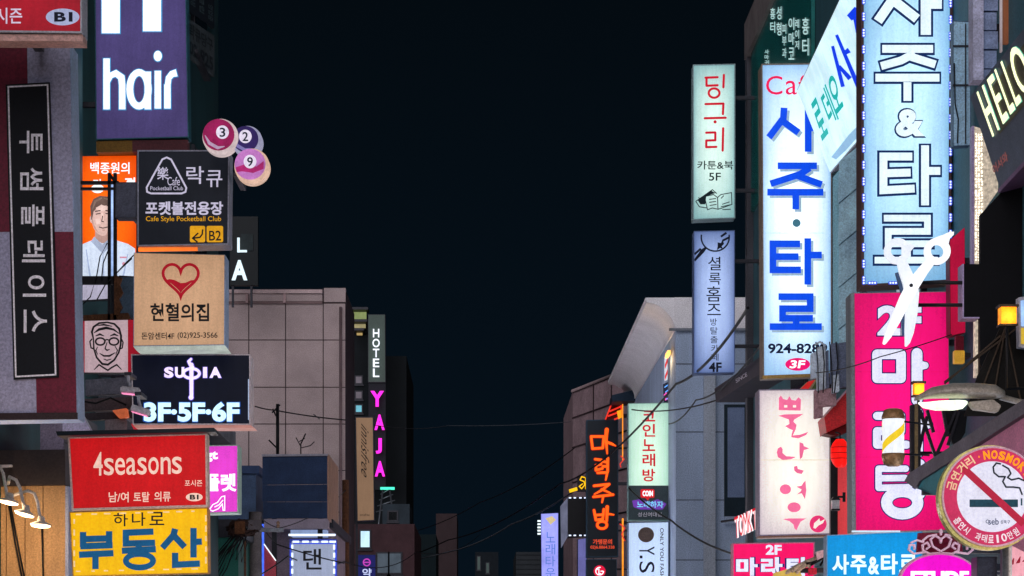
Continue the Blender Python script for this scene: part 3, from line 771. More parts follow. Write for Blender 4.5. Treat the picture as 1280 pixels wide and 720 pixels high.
lw = sign('poster_box', 'small lower slice of lit white poster under a dark rusty bar', 25.0, [(97, 355), (136, 354), (135, 374), (101, 376)], lit('jacket_low', (196, 190, 214), .8, .25, 4), FRAME_DARK, .1, .6, XL, lip=False, arms=False)
# rusty steel bracket frame in front of it
DKM = paint('dark_steel', (30, 28, 34), 0.5, 0.4, 8, metal=.4)
t = Thing('steel_gantry', 'dark rusty steel frame with a thin blue-white tube in front of the orange poster', 'frame', 140, 402, 23.8)
t.part('rail', DKM, rect(94, 226, 148, 230) + rect(95, 234, 148, 237), y=0, d=.05)
t.part('rail', DKM, rect(97, 345, 150, 355), y=0, d=.06)
t.part('post', DKM, rect(134.5, 216, 138, 402), y=0, d=.05)
t.part('post', DKM, rect(141.6, 216, 145.5, 402), y=0, d=.05)
t.part('tube', lit('tube_blue', (170, 200, 255), 1.1, .5, 3), rect(138.4, 226, 141.2, 345), y=.03, d=.03)
t.part('rust_plate', RUST, [[(101, 394), (160, 391), (163, 401), (101, 403)]], y=.0, d=.08)
t.part('rust_plate', RUST, [[(143, 343), (153, 348), (150, 356), (154, 366), (149, 374), (153, 384), (148, 394), (143, 394)]], y=-.02, d=.05)
t.tube('cable', BLACK, *[[(t.pt(x, y)[0], -.05, t.pt(x, y)[1]) for x, y in c] for c in ([(135, 305), (126, 322), (122, 345), (114, 372), (102, 384)], [(137, 312), (130, 330), (128, 350)], [(168, 320), (158, 330), (148, 341)], [(166, 324), (152, 337), (133, 356), (122, 376)], [(150, 346), (168, 347)])], r=.006)
t.tube('stay', DKM, [(t.pt(136, 217)[0], .02, t.pt(136, 217)[1]), (t.pt(145, 228)[0], .02, t.pt(145, 228)[1])], r=.014)
t.tube('wall_arm', DKM, *[[(t.pt(96, y)[0], .02, t.pt(96, y)[1]), (t.loc((XL, 23.8, 0)).x - .04, .02, t.pt(96, y)[1])] for y in (228, 350)], r=.02)
t = sign('equipment_box', 'dull grey metal box beside the rusty frame left of the black pool sign', 23.6, [(145, 228), (171, 228), (171, 272), (144, 272)], paint('box_grey', (92, 94, 110), 0.6, 0.3, 10), paint('box_grey_dark', (70, 72, 84), 0.6, 0.3, 8), .2, .8, XL, arms='back', cat='equipment box')
t = sign('wall_panel', 'dim teal grey panel low behind the rusty frame beside the tan heart sign', 24.6, [(147, 346), (172, 346), (172, 397), (147, 397)], paint('panel_teal', (84, 104, 124), 0.6, 0.3, 5), FRAME_DARK, .08, .5, XL, arms='back', cat='panel')
# line drawn face sign, generic
t = sign('chicken_shop_sign', 'pinkish white square sign with a black line drawn face between red strips', 23.4, [(102, 401), (182, 399), (182, 466), (103, 466)], lit('pinkish', (196, 168, 176), .85, .08, 3), FRAME_DARK, .12, .4, XL, arms='back', lip=False)
rdp = lit('red_side', (160, 20, 40), .8, .15, 4)
t.part('side_strip', rdp, [[(102.4, 401.4), (106, 401.3), (106, 465.6), (103.2, 465.6)]], y=-.007)
t.part('side_strip', rdp, [[(160, 400), (181.6, 399.5), (181.6, 465.6), (160, 465.6)]], y=-.007)
lf = [[(117, 424), (115, 415, 2.6), (117, 409, 2.6), (124, 404, 2.4), (134, 403, 2), (143, 405, 2.4), (149, 411, 2.6), (151.5, 420, 2.6), (151, 431, 2.4), (148.5, 441, 2.2), (143, 450, 2.4), (135, 456, 2.6), (128, 455, 2.6), (121, 447, 2.2), (117.5, 436, 2), (117, 424)],
      [(115, 424), (112.5, 427), (114, 435), (117, 436)], [(152, 424), (154, 428), (153, 435), (151, 436)],
      ('o', 125.5, 427, 5.8, 4.4, 2.2), ('o', 142.5, 427, 5.8, 4.4, 2.2), [(131, 425.5), (134, 424.5), (137, 425.5)],
      [(120, 420, 1), (125, 418, 2.6), (130, 420, 1)], [(138, 420, 1), (143, 418, 2.6), (148, 420, 1)], [(134, 428, 1), (131.5, 436, 1.6), (134, 438, 2), (137, 437, 1)],
      [(125, 442, 1), (130, 445, 2.2), (137, 445, 2.4), (144, 441, 1)], [(130, 449, 1), (134, 450.5, 1.6), (139, 449, 1)], [(118, 416, 1), (124, 412, 3.2), (133, 410, 3.4), (142, 412, 2.4), (149, 417, 1)], [(122, 407, 1), (130, 406, 2.4), (140, 408, 1)],
      [(118, 462, 1), (124, 456, 2), (130, 460, 2), (135, 463, 2)], [(152, 462, 1), (146, 456, 2), (139, 460, 2), (135, 463, 2)], [(144, 433, 1), (147, 438, 1.4), (145, 443, 1)], [(122, 434, 1), (120, 438, 1.4), (122, 443, 1)]]
t.part('line_drawing', BLACK, strokes(lf, 1.7, True), y=-.007)
# lit black floor sign
t = sign('floor_sign', 'wide black sign with glowing lilac name and white floor numbers', 22.4, [(164, 443), (313, 443), (313, 531), (166, 531)], lit('blue_black', (13, 16, 31), .9, .3, 3), paint('rim_pinkwhite', (216, 200, 204), 0.4, 0.15, 5), .34, 1.3, XL, arms='back')
gl1 = ink('glow_lilac', (240, 222, 255), 1.2); gl2 = ink('glow_cyan', (206, 244, 255), 1.2); hb = ink('halo_violet', (92, 72, 196), .8)
nm = [('S', 205.5, 217), ('U', 219, 230.5), ('I', 254, 259), ('A', 262, 277)]
def sup(b): return [text(c, (a - b * 60, 459 - b * 40, e + b * 60, 472.5 + b * 40), .05) for c, a, e in nm]
PS = [[(239, 449, 3), (236, 452, 3.5), (238, 456, 4), (241, 459, 4)], [(239.5, 456, 5), (239.5, 497, 4.5)], ('o', 239.5, 467, 10, 6, 3.6)]
t.part('halo', hb, *sup(.012), strokes(PS, 4, True, .9) + ell(239, 497, 4, 4, 16), y=-.006, seq=True)
t.part('lettering', gl1, *sup(0), strokes(PS, 4, True) + ell(239, 497, 3, 3, 16), y=-.012)
t.part('halo', ink('halo_blue', (40, 96, 190), .8), text('3F·5F·6F', (178.6, 501.3, 300.6, 528.5), .055), y=-.006)
t.part('lettering', gl2, text('3F·5F·6F', (180, 502.5, 299.5, 527.3), .045), y=-.012)
t.part('side_tube', ink('tube_white', (180, 196, 230), .9), rect(310.2, 474, 311.3, 525), y=-.008)
t.part('base_strip', lit('underlit_salmon', (214, 150, 140), .55, .25, 3), [[(166, 531.5), (313, 531.5), (318, 535), (170, 535)]], y=0, d=.30)  # pinkish street light on the underside, painted in as emission
# floodlights
def flood(px, py, Y, label, ang):
    t = Thing('flood_lamp', label, 'lamp', px, py + 14, Y, group='small flood lamps over the red sign')
    h = bmesh.new(); add_box(h, -.085, .085, -.05, .05, -.03, .03)
    bmesh.ops.bevel(h, geom=list(h.edges), offset=.012, segments=2, affect='EDGES')
    h.transform(Matrix.Translation((0, 0, .09)) @ Matrix.Rotation(ang, 4, 'Y'))
    t.fin('housing', h, paint('flood_grey', (190, 184, 190), 0.4, 0.3, 12))
    g = bmesh.new(); add_box(g, -.07, .07, -.054, .04, -.036, -.03)
    g.transform(Matrix.Translation((0, 0, .09)) @ Matrix.Rotation(ang, 4, 'Y'))
    t.fin('lens', g, lit('flood_pink', (255, 140, 190), 1.2, .2, 9))
    t.tube('stem', FRAME_LIGHT, [(0, 0, .11), (-.02, .02, .17), (-.03, .06, .24)], r=.014)
    t.box('base', FRAME_DARK, (-.06, .0, .04, .4, .23, .26))
flood(163, 487, 21.4, 'upper small grey flood lamp with pink lens beside the floor sign', .1)
flood(176, 512, 21.3, 'lower small grey flood lamp with glowing pink lens above the red sign', .3)
t = Thing('sign_ledge', 'cluttered grey ledge with red and orange scraps between the cafe sign and the floor sign', 'ledge', 130, 540, 22.9)
for nm_, q, m, yy in (('shelf', [(100, 470), (165, 466), (165, 487), (100, 490)], paint('ledge_grey', (120, 122, 136), .7, .35, 8, .3), .3), ('shelf', [(98, 495), (168, 492), (168, 508), (98, 510)], paint('ledge_brown', (98, 84, 88), .7, .4, 8, .3), .25),
                     ('pipe_cover', [(104, 515), (190, 512), (190, 520), (104, 524)], paint('ledge_dark', (60, 52, 58), .6, .4, 8), .1), ('crate', [(130, 524), (156, 522), (156, 541), (130, 541)], paint('crate_grey', (128, 116, 120), .7, .3, 8), .05),
                     ('scrap', [(140, 513), (158, 510), (160, 521), (149, 523)], lit('scrap_orange', (226, 112, 70), .6, .4, 9), .0), ('scrap', [(164, 530), (188, 528), (190, 537), (168, 538)], lit('scrap_red', (200, 44, 60), .7, .4, 9), -.02)):
    t.part(nm_, m, [q], y=yy, d=.12, bevel=.004)
t.tube('cable', BLACK, [(t.pt(100, 500)[0], .1, t.pt(100, 500)[1]), (t.pt(118, 503)[0], .08, t.pt(118, 503)[1]), (t.pt(136, 496)[0], .1, t.pt(136, 496)[1]), (t.pt(156, 505)[0], .1, t.pt(156, 505)[1])], r=.01)
t.box('wall_arm', FRAME_DARK, (t.loc((XL, 22.9, 0)).x - .02, t.pt(105, 500)[0], .3, .36, .3, .34))
t = sign('wall_panel', 'pale lilac wedge shaped panel under the chequered cafe sign', 19.9, [(78, 512), (101, 514), (118, 545), (78, 545)], paint('lilac_panel', (214, 200, 226), .5, .1, 4), FRAME_LIGHT, .1, .3, XL, arms='back', cat='panel', lip=False)
t = sign('wall_panel', 'dim lilac grey wall panel in the dark gap above the wooden shop front', 21.6, [(50, 527), (80, 526), (80, 566), (50, 566)], paint('lilac_dim', (150, 138, 160), .7, .25, 5), FRAME_DARK, .06, .3, XL, arms='back', cat='panel', lip=False)
# red fashion sign and its hood
t = sign('fashion_sign', 'bright red sign with cream narrow lettering under a dark hood', 19.5, [(85, 546), (259, 541.5), (260, 633.5), (90, 638)], lit('red_bright', (196, 22, 26), .95, .12, 2.2, tubes=.12), paint('cream_edge', (216, 180, 164), .4, .15, 6), .16, 2.4, XL, arms='back')
cr = ink('ink_cream', (236, 196, 178), .95)
wds = [('4', 116, 126), ('s', 129, 140), ('e', 143, 154), ('a', 157, 168), ('s', 171, 181), ('o', 184.5, 196), ('n', 200, 211), ('s', 214, 225)]
t.part('lettering', cr, *[text(c, (a + 1, 573 - (8 if c == '4' else 0) - i * .3, e + 2.5, 594.5 - i * .3), .008) for i, (c, a, e) in enumerate(wds)], y=-.007)
t.part('lettering', cr, text('포시즌', (231, 600, 253, 608), .01), text('남/여', (136, 615, 161, 628), .014), text('토탈', (167, 615, 187, 627.5), .014), text('의류', (193, 614.5, 213.5, 627), .014), y=-.007)
o = t.part('floor_mark', cr, ell(243, 621.5, 10.5, 5.2), y=-.009)
t.part('lettering', BLACK, text('B1', (237.5, 618.5, 248.5, 624.5), .04), y=-.012, parent=o)
t.part('hood', paint('hood_green', (18, 30, 36), .4, .3, 4), [[(74, 541.5), (270, 537), (272, 542), (76, 547)]], y=-.16, d=.3)
# yellow estate agent sign
t = sign('estate_agent_sign', 'yellow sign with heavy blue lettering and a chipped dashed border', 19.6, [(87, 640), (260, 634.5), (261, 717), (91, 721)], lit('yellow', (238, 180, 8), .95, .07, 2), paint('worn_orange', (196, 132, 60), .6, .4, 14), .16, 1.2, XL, arms='back')
t.part('lettering', paint('ink_dk', (22, 24, 34), .6), text('하', (142, 641, 160, 658), .008), text('나', (165, 640.5, 182, 657.5), .008), text('로', (187, 640, 205.5, 656.5), .008), y=-.007)
BU = [[(104, 665), (104, 684)], [(136.5, 664), (136.5, 683.5)], [(104, 674), (137, 673)], [(100.5, 683), (141, 681.5)], [(99, 693.5), (142, 691.5)], [(119.5, 695), (119.5, 711.5)],
      [(192, 664.5), (157.5, 666), (157.5, 679.5), (194, 678.5)], [(173.5, 680), (173.5, 687)], [(152.5, 688.5), (195, 686.5)], ('o', 174.5, 701, 17, 8.5, 7.5),
      [(219, 661), (217, 669), (203, 685)], [(216, 668), (231, 684)], [(242, 660), (242, 697)], [(242, 677.5), (252.5, 677)], [(219, 691), (219, 706), (250, 704.5)]]
for grp in (BU[:6], BU[6:10], BU[10:]): t.part('letter', lit('ink_blue_paint', (20, 88, 132), .75, .15, 5, sample=False), strokes(grp, 8.0), y=-.007)
rr_ = random.Random(3); dd = []
for k in range(9):
    x = 96 + k * 18 + rr_.uniform(-2, 2); dd += rect(x, 642.2 - k * .5, x + rr_.uniform(4, 9), 644 - k * .5) + rect(x, 713.5 - k * .4, x + rr_.uniform(4, 9), 715 - k * .4)
for k in range(5):
    y = 649 + k * 13; dd += rect(92, y, 94, y + rr_.uniform(4, 8)) + rect(256.5, y - 5, 258.5, y + rr_.uniform(0, 4))
t.part('chipped_border', ink('chip_cream', (240, 206, 150), .9), dd, y=-.007)
# wooden shop front and dark fascia with gooseneck lamps
sf = Thing('plank_shop', 'warm lit wooden plank shop front with a dark fascia at the lower left', 'shop front', 40, 830, 21.2)
PL = paint('plank', (196, 150, 104), .65, .28, 7, .25, 60, streak=True)
pl = [(-60, -28), (-28, 7.5), (8, 31), (31.5, 53.5), (54, 82)]
for a, b in pl: sf.part('plank', PL, [[(a + .25, 606), (b - .25, 606), (b - .25, 830), (a + .25, 830)]], y=0, d=1.6)
sf.part('fascia', paint('fascia_brown', (58, 48, 48), .6, .3, 6), [[(-60, 565), (84, 563), (84, 607), (-60, 609)]], y=-.1, d=1.7)
sf.part('trim', paint('trim_blue', (150, 156, 186), .4, .2, 6), rect(82, 608, 86, 830), y=-.02, d=1.6)
sf.tube('cable', BLACK, *[[(sf.pt(x, y)[0], -.03, sf.pt(x, y)[1]) for x, y in c] for c in ([(12, 632), (20, 680), (29, 726)], [(14, 632), (23, 680), (32, 726)], [(53, 655), (54, 690), (55, 730)])], r=.008)
def goose(neck, head, ang, label):
    Y = 20.4
    t = Thing('gooseneck_lamp', label, 'lamp', head[0], head[1], Y, group='gooseneck lamps over the shop front')
    pts = [Vector((t.pt(x, y)[0], .0, t.pt(x, y)[1])) for x, y in neck]
    pts[0].y = .7
    t.tube('neck', paint('lamp_white', (220, 205, 196), .4, .1, 6), pts, r=.014)
    u, v = t.pt(*head)
    h = bmesh.new(); add_lathe(h, [(.018, .075), (.03, .06), (.035, .03), (.088, .004), (.09, -.006)], 20)
    M = Matrix.Translation((u, 0, v)) @ Matrix.Rotation(ang, 4, 'Y') @ Matrix.Rotation(-.1, 4, 'X')
    h.transform(M); sh = t.fin('shade', h, MATS['lamp_white'], smooth=True)
    g = bmesh.new(); add_lathe(g, [(.082, -.007), (.075, -.016), (.03, -.024)], 20); g.transform(M)
    t.fin('bulb', g, lit('bulb_warm', (255, 214, 160), 9, 0, sample=False), parent=sh)
    l = bpy.data.lights.new('gooseneck_light', 'POINT'); l.energy = 9; l.color = (1, .72, .42); l.shadow_soft_size = .05
    lo_ = bpy.data.objects.new('gooseneck_light', l); COL.objects.link(lo_); lo_.parent = t.o; lo_.location = (u, -.02, v - .06)
goose([(-6, 574), (0, 583), (4, 592), (7, 608), (9, 622)], (11, 627), .18, 'highest and leftmost gooseneck lamp, cut by the photo edge')
goose([(-10, 597), (12, 596), (20, 600), (25, 610), (30, 634)], (31, 642), .25, 'middle gooseneck lamp of the three over the wooden shop front')
goose([(-10, 614), (35, 613.5), (43, 617), (47, 628), (50, 648)], (51, 656), .05, 'lowest gooseneck lamp of the three, nearest the yellow sign')
# pink sign with shoe
t = sign('shoe_shop_sign', 'magenta light box with white letters and a line drawn shoe', 30.0, [(214, 557.5), (298, 556), (298, 641), (214, 643)], lit('magenta', (226, 66, 204), 1.05, .1, 2, tubes=.12), paint('edge_mint', (176, 206, 190), .4, .15, 5), .42, 1.4, XL, arms='back')
t.part('lettering', W_, text('gt', (256, 564, 272.5, 577.5), .04), y=-.008)
t.part('lettering', W_, text('플', (257, 592.5, 274.5, 614), .035), text('렛', (276, 592, 295.5, 614.5), .035), y=-.008)
t.part('shoe_drawing', W_, strokes([[(262, 637), (266, 631), (272, 628), (277, 621), (281, 620), (281, 638), (279, 638), (278, 630), (273, 636), (266, 639), 'c'], [(268, 634), (274, 631), (279, 625)]], 1.2), y=-.008)
# L A letters on the roof sign
t = Thing('roof_letters', 'white upright letters L and A above the beige building', 'sign', 302, 352, 58.5)
t.part('backing', paint('roof_sign_back', (8, 18, 22), .5), rect(287, 270, 322, 356), y=.06, d=.2)
t.part('lettering', ink('roof_white', (226, 246, 255), 1.1), rect(296.5, 297, 299.5, 315) + rect(296.5, 312.5, 308.5, 315), text('A', (289.5, 325, 309, 350), .035), y=.0, d=.05)
t.part('dim_box', paint('dim_box', (46, 56, 58), .7, .4, 4), rect(301, 292, 316, 313), y=.03, d=.1)
t.box('post', FRAME_DARK, (-.25, -.2, .1, .2, -.6, 0), (.2, .25, .1, .2, -.6, 0))
# navy board
t = Thing('blank_board', 'large dark blue sheeted board with a tan edge in front of the beige building', 'board', 369, 648, 50.0)
t.part('sheet', NAVY, [[(328, 571), (409, 570), (409, 605), (328, 606)]], y=0, d=.05)
t.part('sheet', NAVY, [[(328, 606.5), (409, 605.5), (409, 627), (328, 627)]], y=0, d=.05)
t.part('sheet', NAVY, [[(329, 627.5), (409, 627.5), (409, 648), (329, 648)]], y=0, d=.05)
t.part('top_edge', paint('board_edge', (176, 172, 186), .6), [[(327, 568), (410, 567.5), (410, 570), (328, 571)]], y=-.04, d=.2)
t.part('frame_side', paint('board_tan', (190, 150, 130), .7, .25, 3), rect(409.2, 568, 411, 650), y=0, d=3.4)
t.part('base_board', paint('base_pink', (186, 172, 190), .7, .2, 3), [[(330, 649), (410, 648.5), (410, 661), (330, 661)]], y=.0, d=.5)
t.box('post', FRAME_DARK, (-.5, -.4, .2, .3, -1.2, 0.3), (.45, .55, .2, .3, -1.2, 0.3))
# LED framed sign
t = sign('lit_shop_sign', 'grey white sign with one large black syllable inside dashed blue-white lights', 45.0, [(362, 674), (421, 674), (421, 760), (362, 760)], lit('greywhite', (150, 160, 186), .9, .1, 3), paint('led_blue_edge', (58, 74, 190), .5, .2, 5), .2, 2.6, None)
t.part('lettering', BLACK, text('댄', (379, 686, 402, 712), .012), text('스', (379, 722, 402, 745), .012), y=-.008)
led = ink('led_white', (222, 236, 255), 1.5, .05)
t.part('led_strip', led, *[rect(x, 676, x + 8, 678.4) for x in (366, 378, 390, 402, 412)], y=-.03, d=.01)
t.part('led_strip', led, *[rect(364.2, y, 366.6, y + 6) for y in range(681, 756, 10)], y=-.03, d=.01)
t.part('led_strip', led, *[rect(416.6, y, 419, y + 6) for y in range(681, 756, 10)], y=-.03, d=.01)
t.part('halo_strip', ink('led_blue', (62, 84, 220), .9), rect(362.3, 678.6, 364, 758) + rect(419.2, 678.6, 420.8, 758) + rect(366.5, 678.6, 417, 680.2), y=-.016)
t.tube('fluorescent', lit('fluoro', (220, 236, 255), 1.6, .05), [(-.45, -.1, t.pt(391, 669)[1]), (.42, -.1, t.pt(391, 669)[1])], r=.02)
t.box('post', FRAME_DARK, (-.35, -.28, .2, .27, -t.O.z, .9), (.28, .35, .2, .27, -t.O.z, .9))
# utility poles and cable bundle on the left
def pole(px, Y, top, r, label, mat, arm=True):
    x = fx(px, Y)
    t = wthing('utility_pole', label, 'utility pole', x, Y)
    t.tube('shaft', mat, [(0, 0, 0), (0, 0, fz(top, Y))], r=[r, r * .8], n=14)
    z = fz(top, Y)
    if not arm: return t, x, z
    t.box('crossarm', STEEL, (-.5, .5, -.06, .0, z - .35, z - .28))
    for sx_ in (-.4, 0, .4):
        b = bmesh.new(); add_lathe(b, [(.02, z - .28), (.035, z - .24), (.02, z - .22), (.035, z - .19), (.015, z - .16)], 10, (sx_, -.03, 0)); t.fin('insulator', b, paint('ceramic', (150, 120, 100), .4))
    return t, x, z
CON = paint('concrete_pole', (112, 104, 104), .85, .3, 4, .3)
p1, x1, z1 = pole(319, 42, 640, .14, 'grey concrete pole under the tangle of cables', CON)
p2 = wthing('utility_pole', 'rust brown wooden pole beside the green shed', 'utility pole', fx(302, 41), 41)
p2.tube('shaft', RUST, [(0, 0, 0), (0, 0, fz(652, 41))], r=[.09, .075], n=12)
p2.box('band', STEEL, (-.1, .1, -.1, .1, fz(668, 41), fz(664, 41)))
p3, x3, z3 = pole(432, 57, 600, .1, 'thin brown pole at the right edge of the beige building', RUST, False)
rb_ = random.Random(5)
bn = Thing('cable_bundle', 'tangled dark knot of cables and boxes on top of the concrete pole', 'cables', 303, 664, 39.4)
loops = []
for k in range(26):
    a = rb_.uniform(0, 6.28); pts = []
    for j in range(9):
        a += rb_.uniform(.4, 1.1)
        pts.append((rb_.uniform(-.05, .05) + .22 * math.cos(a), rb_.uniform(-.08, .08), .05 + .10 * math.sin(a) + rb_.uniform(-.05, .05)))
    loops.append(pts)
bn.tube('coil', paint('cable_brown', (64, 46, 42), .7, .4, 9), *loops, r=.013)
bn.tube('drop_cable', BLACK, *[[(rb_.uniform(-.1, .1), 0, .05), (-.12 - k * .05, -.05, -.25 - k * .03), (-.25 - k * .07, 0, -.6 - .03 * k), (-.5 - k * .05, .1, -1.0)] for k in range(9)], *[[(-.05 + .05 * k, 0, 0), (-.2 + .06 * k, -.04, -.3), (-.28 + .09 * k, -.06, -.42 - .03 * k), (-.1 + .06 * k, -.04, -.2), (0, 0, .02)] for k in range(4)], r=.010)
bn.box('junction_box', RUST, (-.12, .05, -.1, .06, -.05, .16), bevel=.01)
bn.box('junction_box', paint('jb_grey', (90, 84, 90), .6, .3, 6), (.1, .3, -.08, .08, .02, .18), bevel=.01)
t = Thing('pennant', 'red triangular banner edged by a blue light strip beside the concrete pole', 'banner', 336, 760, 43)
t.part('cloth', paint('pennant_red', (206, 84, 96), .8, .2, 4), [[(330, 682), (345, 702), (345, 760), (330, 760)]], y=0, d=.03)
t.part('light_strip', ink('strip_blue', (70, 110, 255), 1.2, .3), rect(327.5, 655, 330, 760), y=-.02, d=.03)
t.part('light_strip', W_, strokes([[(330, 680), (345, 701)]], 1.4), y=-.02, d=.01)
t.box('post', FRAME_DARK, (-.2, -.15, .03, .08, -3.5, 1.3))
# tan upright sign
t = sign('upright_sign', 'narrow tan upright sign with sideways italic lettering beside the hotel', 75.0, [(444, 521), (467, 521), (468.5, 651), (446, 652)], lit('tan_dark', (150, 118, 92), .7, .15, 1), FRAME_DARK, .4, 1.2, None)
t.part('lettering', paint('ink_brown', (44, 36, 34), .7), text('innisfree', (451.5, 535, 461.5, 597), .0, 90, .2), text('innisfree', (450, 642, 462, 645), .0), y=-.01)
t.box('post', FRAME_DARK, (-.34, -.27, .4, .47, -t.O.z, 3.0))
# hotel sign
t = sign('hotel_sign', 'tall grey green panel with white HOTEL letters and magenta letters below', 110.0, [(460, 393), (481.5, 393), (482, 478), (460, 478)], paint('hotel_panel', (78, 94, 86), .5, .2, .4), FRAME_DARK, .6, .6, None, lip=False)
for i, ch in enumerate('HOTEL'):
    t.part('letter', ink('hotel_white', (240, 244, 255), 1.2), text(ch, (466.3 - (.6 if ch == 'O' else 0), 411.5 + i * 12.4, 474.2 + (.6 if ch == 'O' else 0), 422 + i * 12.4), .012), y=-.12, d=.06)
t.part('lower_panel', paint('hotel_low', (20, 24, 32), .6), [[(460.5, 478), (482, 478), (482, 612), (460.5, 612)]], y=.1, d=.4)
mg = lit('neon_magenta', (255, 40, 214), 1.5, .06, 3)
for ch, x0, y0, x1_, y1 in (('Y', 463.5, 489.5, 480, 509), ('A', 468.5, 519, 481, 538), ('J', 470, 548.5, 477.5, 567.5), ('A', 469, 577, 481.5, 596)):
    t.part('letter', mg, text(ch, (x0, y0, x1_, y1), .04), y=-.3, d=.1)
t.box('bracket', FRAME_DARK, (-.3, .3, .6, 2.0, .6, .8), (-.3, .3, .6, 2.0, 2.0, 2.2))
t = sign('pharmacy_sign', 'small navy sign with a purple round emblem above one pale syllable', 80.0, [(447, 693), (470, 693), (470, 750), (447, 750)], lit('navy_lit', (30, 34, 98), .8, .15, 1), FRAME_DARK, .3, .8, None)
t.part('emblem', ink('emb_purple', (200, 70, 190), .9), ring(458.5, 703, 4.2, 4.2, 1.6, 20) + rect(454.5, 702.2, 462.5, 703.8), y=-.02)
t.part('lettering', ink('emb_white', (200, 210, 250), 1), text('약', (453, 710.5, 464.5, 721.5), .02), text('국', (453, 726, 464.5, 738), .02), y=-.02)
t.box('bracket', FRAME_DARK, (-.3, .3, .3, 6.0, .6, .7))
t = wthing('lattice_mast', 'thin lattice mast with a small green lamp on the far dark roof', 'mast', fx(484, 104), 103)
zz = fz(612, 103)
t.tube('leg', STEEL, *[[(a, 0, fz(640, 103) - 2), (a * .3, 0, zz)] for a in (-.5, .5)], r=.04)
t.tube('brace', STEEL, *[[(-.45 + .07 * k, 0, fz(640, 103) + k * .25), (.45 - .08 * k, 0, fz(640, 103) + .25 * (k + 1))] for k in range(4)], r=.025)
t.box('lamp', lit('green_lamp', (70, 230, 190), 1.5, 0), (-.25, .35, -.1, .1, zz, zz + .1))
# ================================================================== RIGHT SIDE SIGNS
# book cafe sign
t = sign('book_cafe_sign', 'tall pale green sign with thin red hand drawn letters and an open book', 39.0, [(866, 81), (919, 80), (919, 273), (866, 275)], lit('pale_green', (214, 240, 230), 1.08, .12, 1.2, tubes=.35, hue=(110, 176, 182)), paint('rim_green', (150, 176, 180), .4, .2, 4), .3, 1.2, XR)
rd = ink('hand_red', (206, 16, 44), .9)
DG = [[(137, 122), (186, 120)], [(141, 122), (141, 155), (186, 153)], [(212, 111), (210, 161)], ('o', 172, 185, 22, 19), [(137, 230), (210, 228), (208, 271)],
      [(134, 288), (219, 286)], [(140, 347), (177, 346), (177, 378), (140, 379), (140, 406), (181, 405)], [(209, 329), (207, 420)]]
t.part('lettering', rd, strokes(DG, 2.9, True, ox=840, oy=60, sx=3.273, sy=3.273), ell(893.8, 152.5, 2), y=-.008)
gk = paint('ink_teal_dark', (18, 44, 52), .6)
t.part('lettering', gk, text('카툰&북', (871.5, 201, 916.5, 212), .012), text('5F', (886, 216, 901, 226), .012), y=-.008)
bk = [[(133, 608), (170, 600), (186, 612), (200, 600), (243, 592), (245, 640), (205, 655), (188, 660), (165, 655), (145, 662), 'c'], [(186, 612), (188, 660)], [(97, 628), (165, 580), (183, 596)], [(97, 628), (112, 650), (143, 655)], [(108, 612), (128, 628)],
      [(152, 620), (180, 616)], [(152, 632), (180, 628)], [(154, 645), (182, 640)], [(200, 616), (212, 604)], [(205, 640), (235, 630)], [(200, 650), (238, 642)], [(206, 662), (240, 660)]]
t.part('book_drawing', gk, strokes(bk, 1.1, ox=840, oy=60, sx=3.273, sy=3.273), [[(840 + x / 3.273, 60 + y / 3.273) for x, y in ((104, 622), (160, 584), (178, 594), (140, 606), (136, 640), (116, 640))]], y=-.008)
# escape room sign
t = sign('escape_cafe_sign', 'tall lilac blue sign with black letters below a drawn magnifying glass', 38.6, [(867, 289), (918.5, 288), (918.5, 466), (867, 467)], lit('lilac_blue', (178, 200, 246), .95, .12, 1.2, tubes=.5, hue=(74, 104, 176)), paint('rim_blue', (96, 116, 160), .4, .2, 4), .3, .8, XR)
nk = paint('ink_night', (16, 24, 48), .6)
t.part('lens_drawing', nk, ring(894, 296.5, 17.5, 17.5, 1.9, 40, math.radians(-10), math.radians(190)), stroke([(882, 310, 3), (878, 314, 5), (868, 326, 2.5)], 4), strokes([[(868, 318), (876, 311)], [(901, 296), (908, 291)], [(903, 301), (911, 297)]], 2.6), [[(897, 303), (901, 304), (903, 300), (905, 305), (902, 308), (904, 312), (900, 310), (896, 313), (897, 308)]], y=-.008)
for ch, y0, y1, x0, x1_ in (('셜', 321, 338, 885, 901), ('록', 341, 356, 886, 901), ('홈', 358, 377, 883, 901), ('즈', 380, 394, 884, 901), ('방', 398, 407, 888, 896), ('탈', 409, 418, 888, 897), ('출', 420, 429, 888, 897), ('카', 431, 440, 889, 898), ('페', 442, 451, 889, 898)):
    t.part('lettering', nk, text(ch, (x0, y0, x1_, y1), .004), y=-.008)
t.part('lettering', nk, text('4F', (886, 453, 902, 465), .03), y=-.008)
# blue fortune sign
SX = 4.23
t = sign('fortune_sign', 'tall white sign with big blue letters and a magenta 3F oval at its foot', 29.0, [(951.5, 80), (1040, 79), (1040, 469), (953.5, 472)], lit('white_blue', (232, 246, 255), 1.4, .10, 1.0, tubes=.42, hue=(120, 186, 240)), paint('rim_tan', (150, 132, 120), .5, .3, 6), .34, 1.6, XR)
FT = [[(980, 135), (979, 148), (961, 172)], [(978.5, 152), (998, 166)], [(1010, 133), (1010, 190)], [(1010, 160), (1025, 160)],
      [(972, 207.5), (1021, 207.5)], [(1012, 210), (1000, 218), (963, 230)], [(994, 219), (1027, 231)], [(959, 240.5), (1029, 240.5)], [(994.5, 244), (994.5, 262)],
      [(1000, 305), (966, 305), (966, 337.5), (1001, 337.5)], [(966, 321), (998, 321)], [(1009.5, 298), (1009.5, 356)], [(1009.5, 319), (1027, 319)],
      [(973, 371), (1012.5, 371), (1012.5, 386), (978, 386), (978, 398), (1016, 398)], [(995, 398), (995, 407)], [(962, 408.5), (1027, 408.5)]]
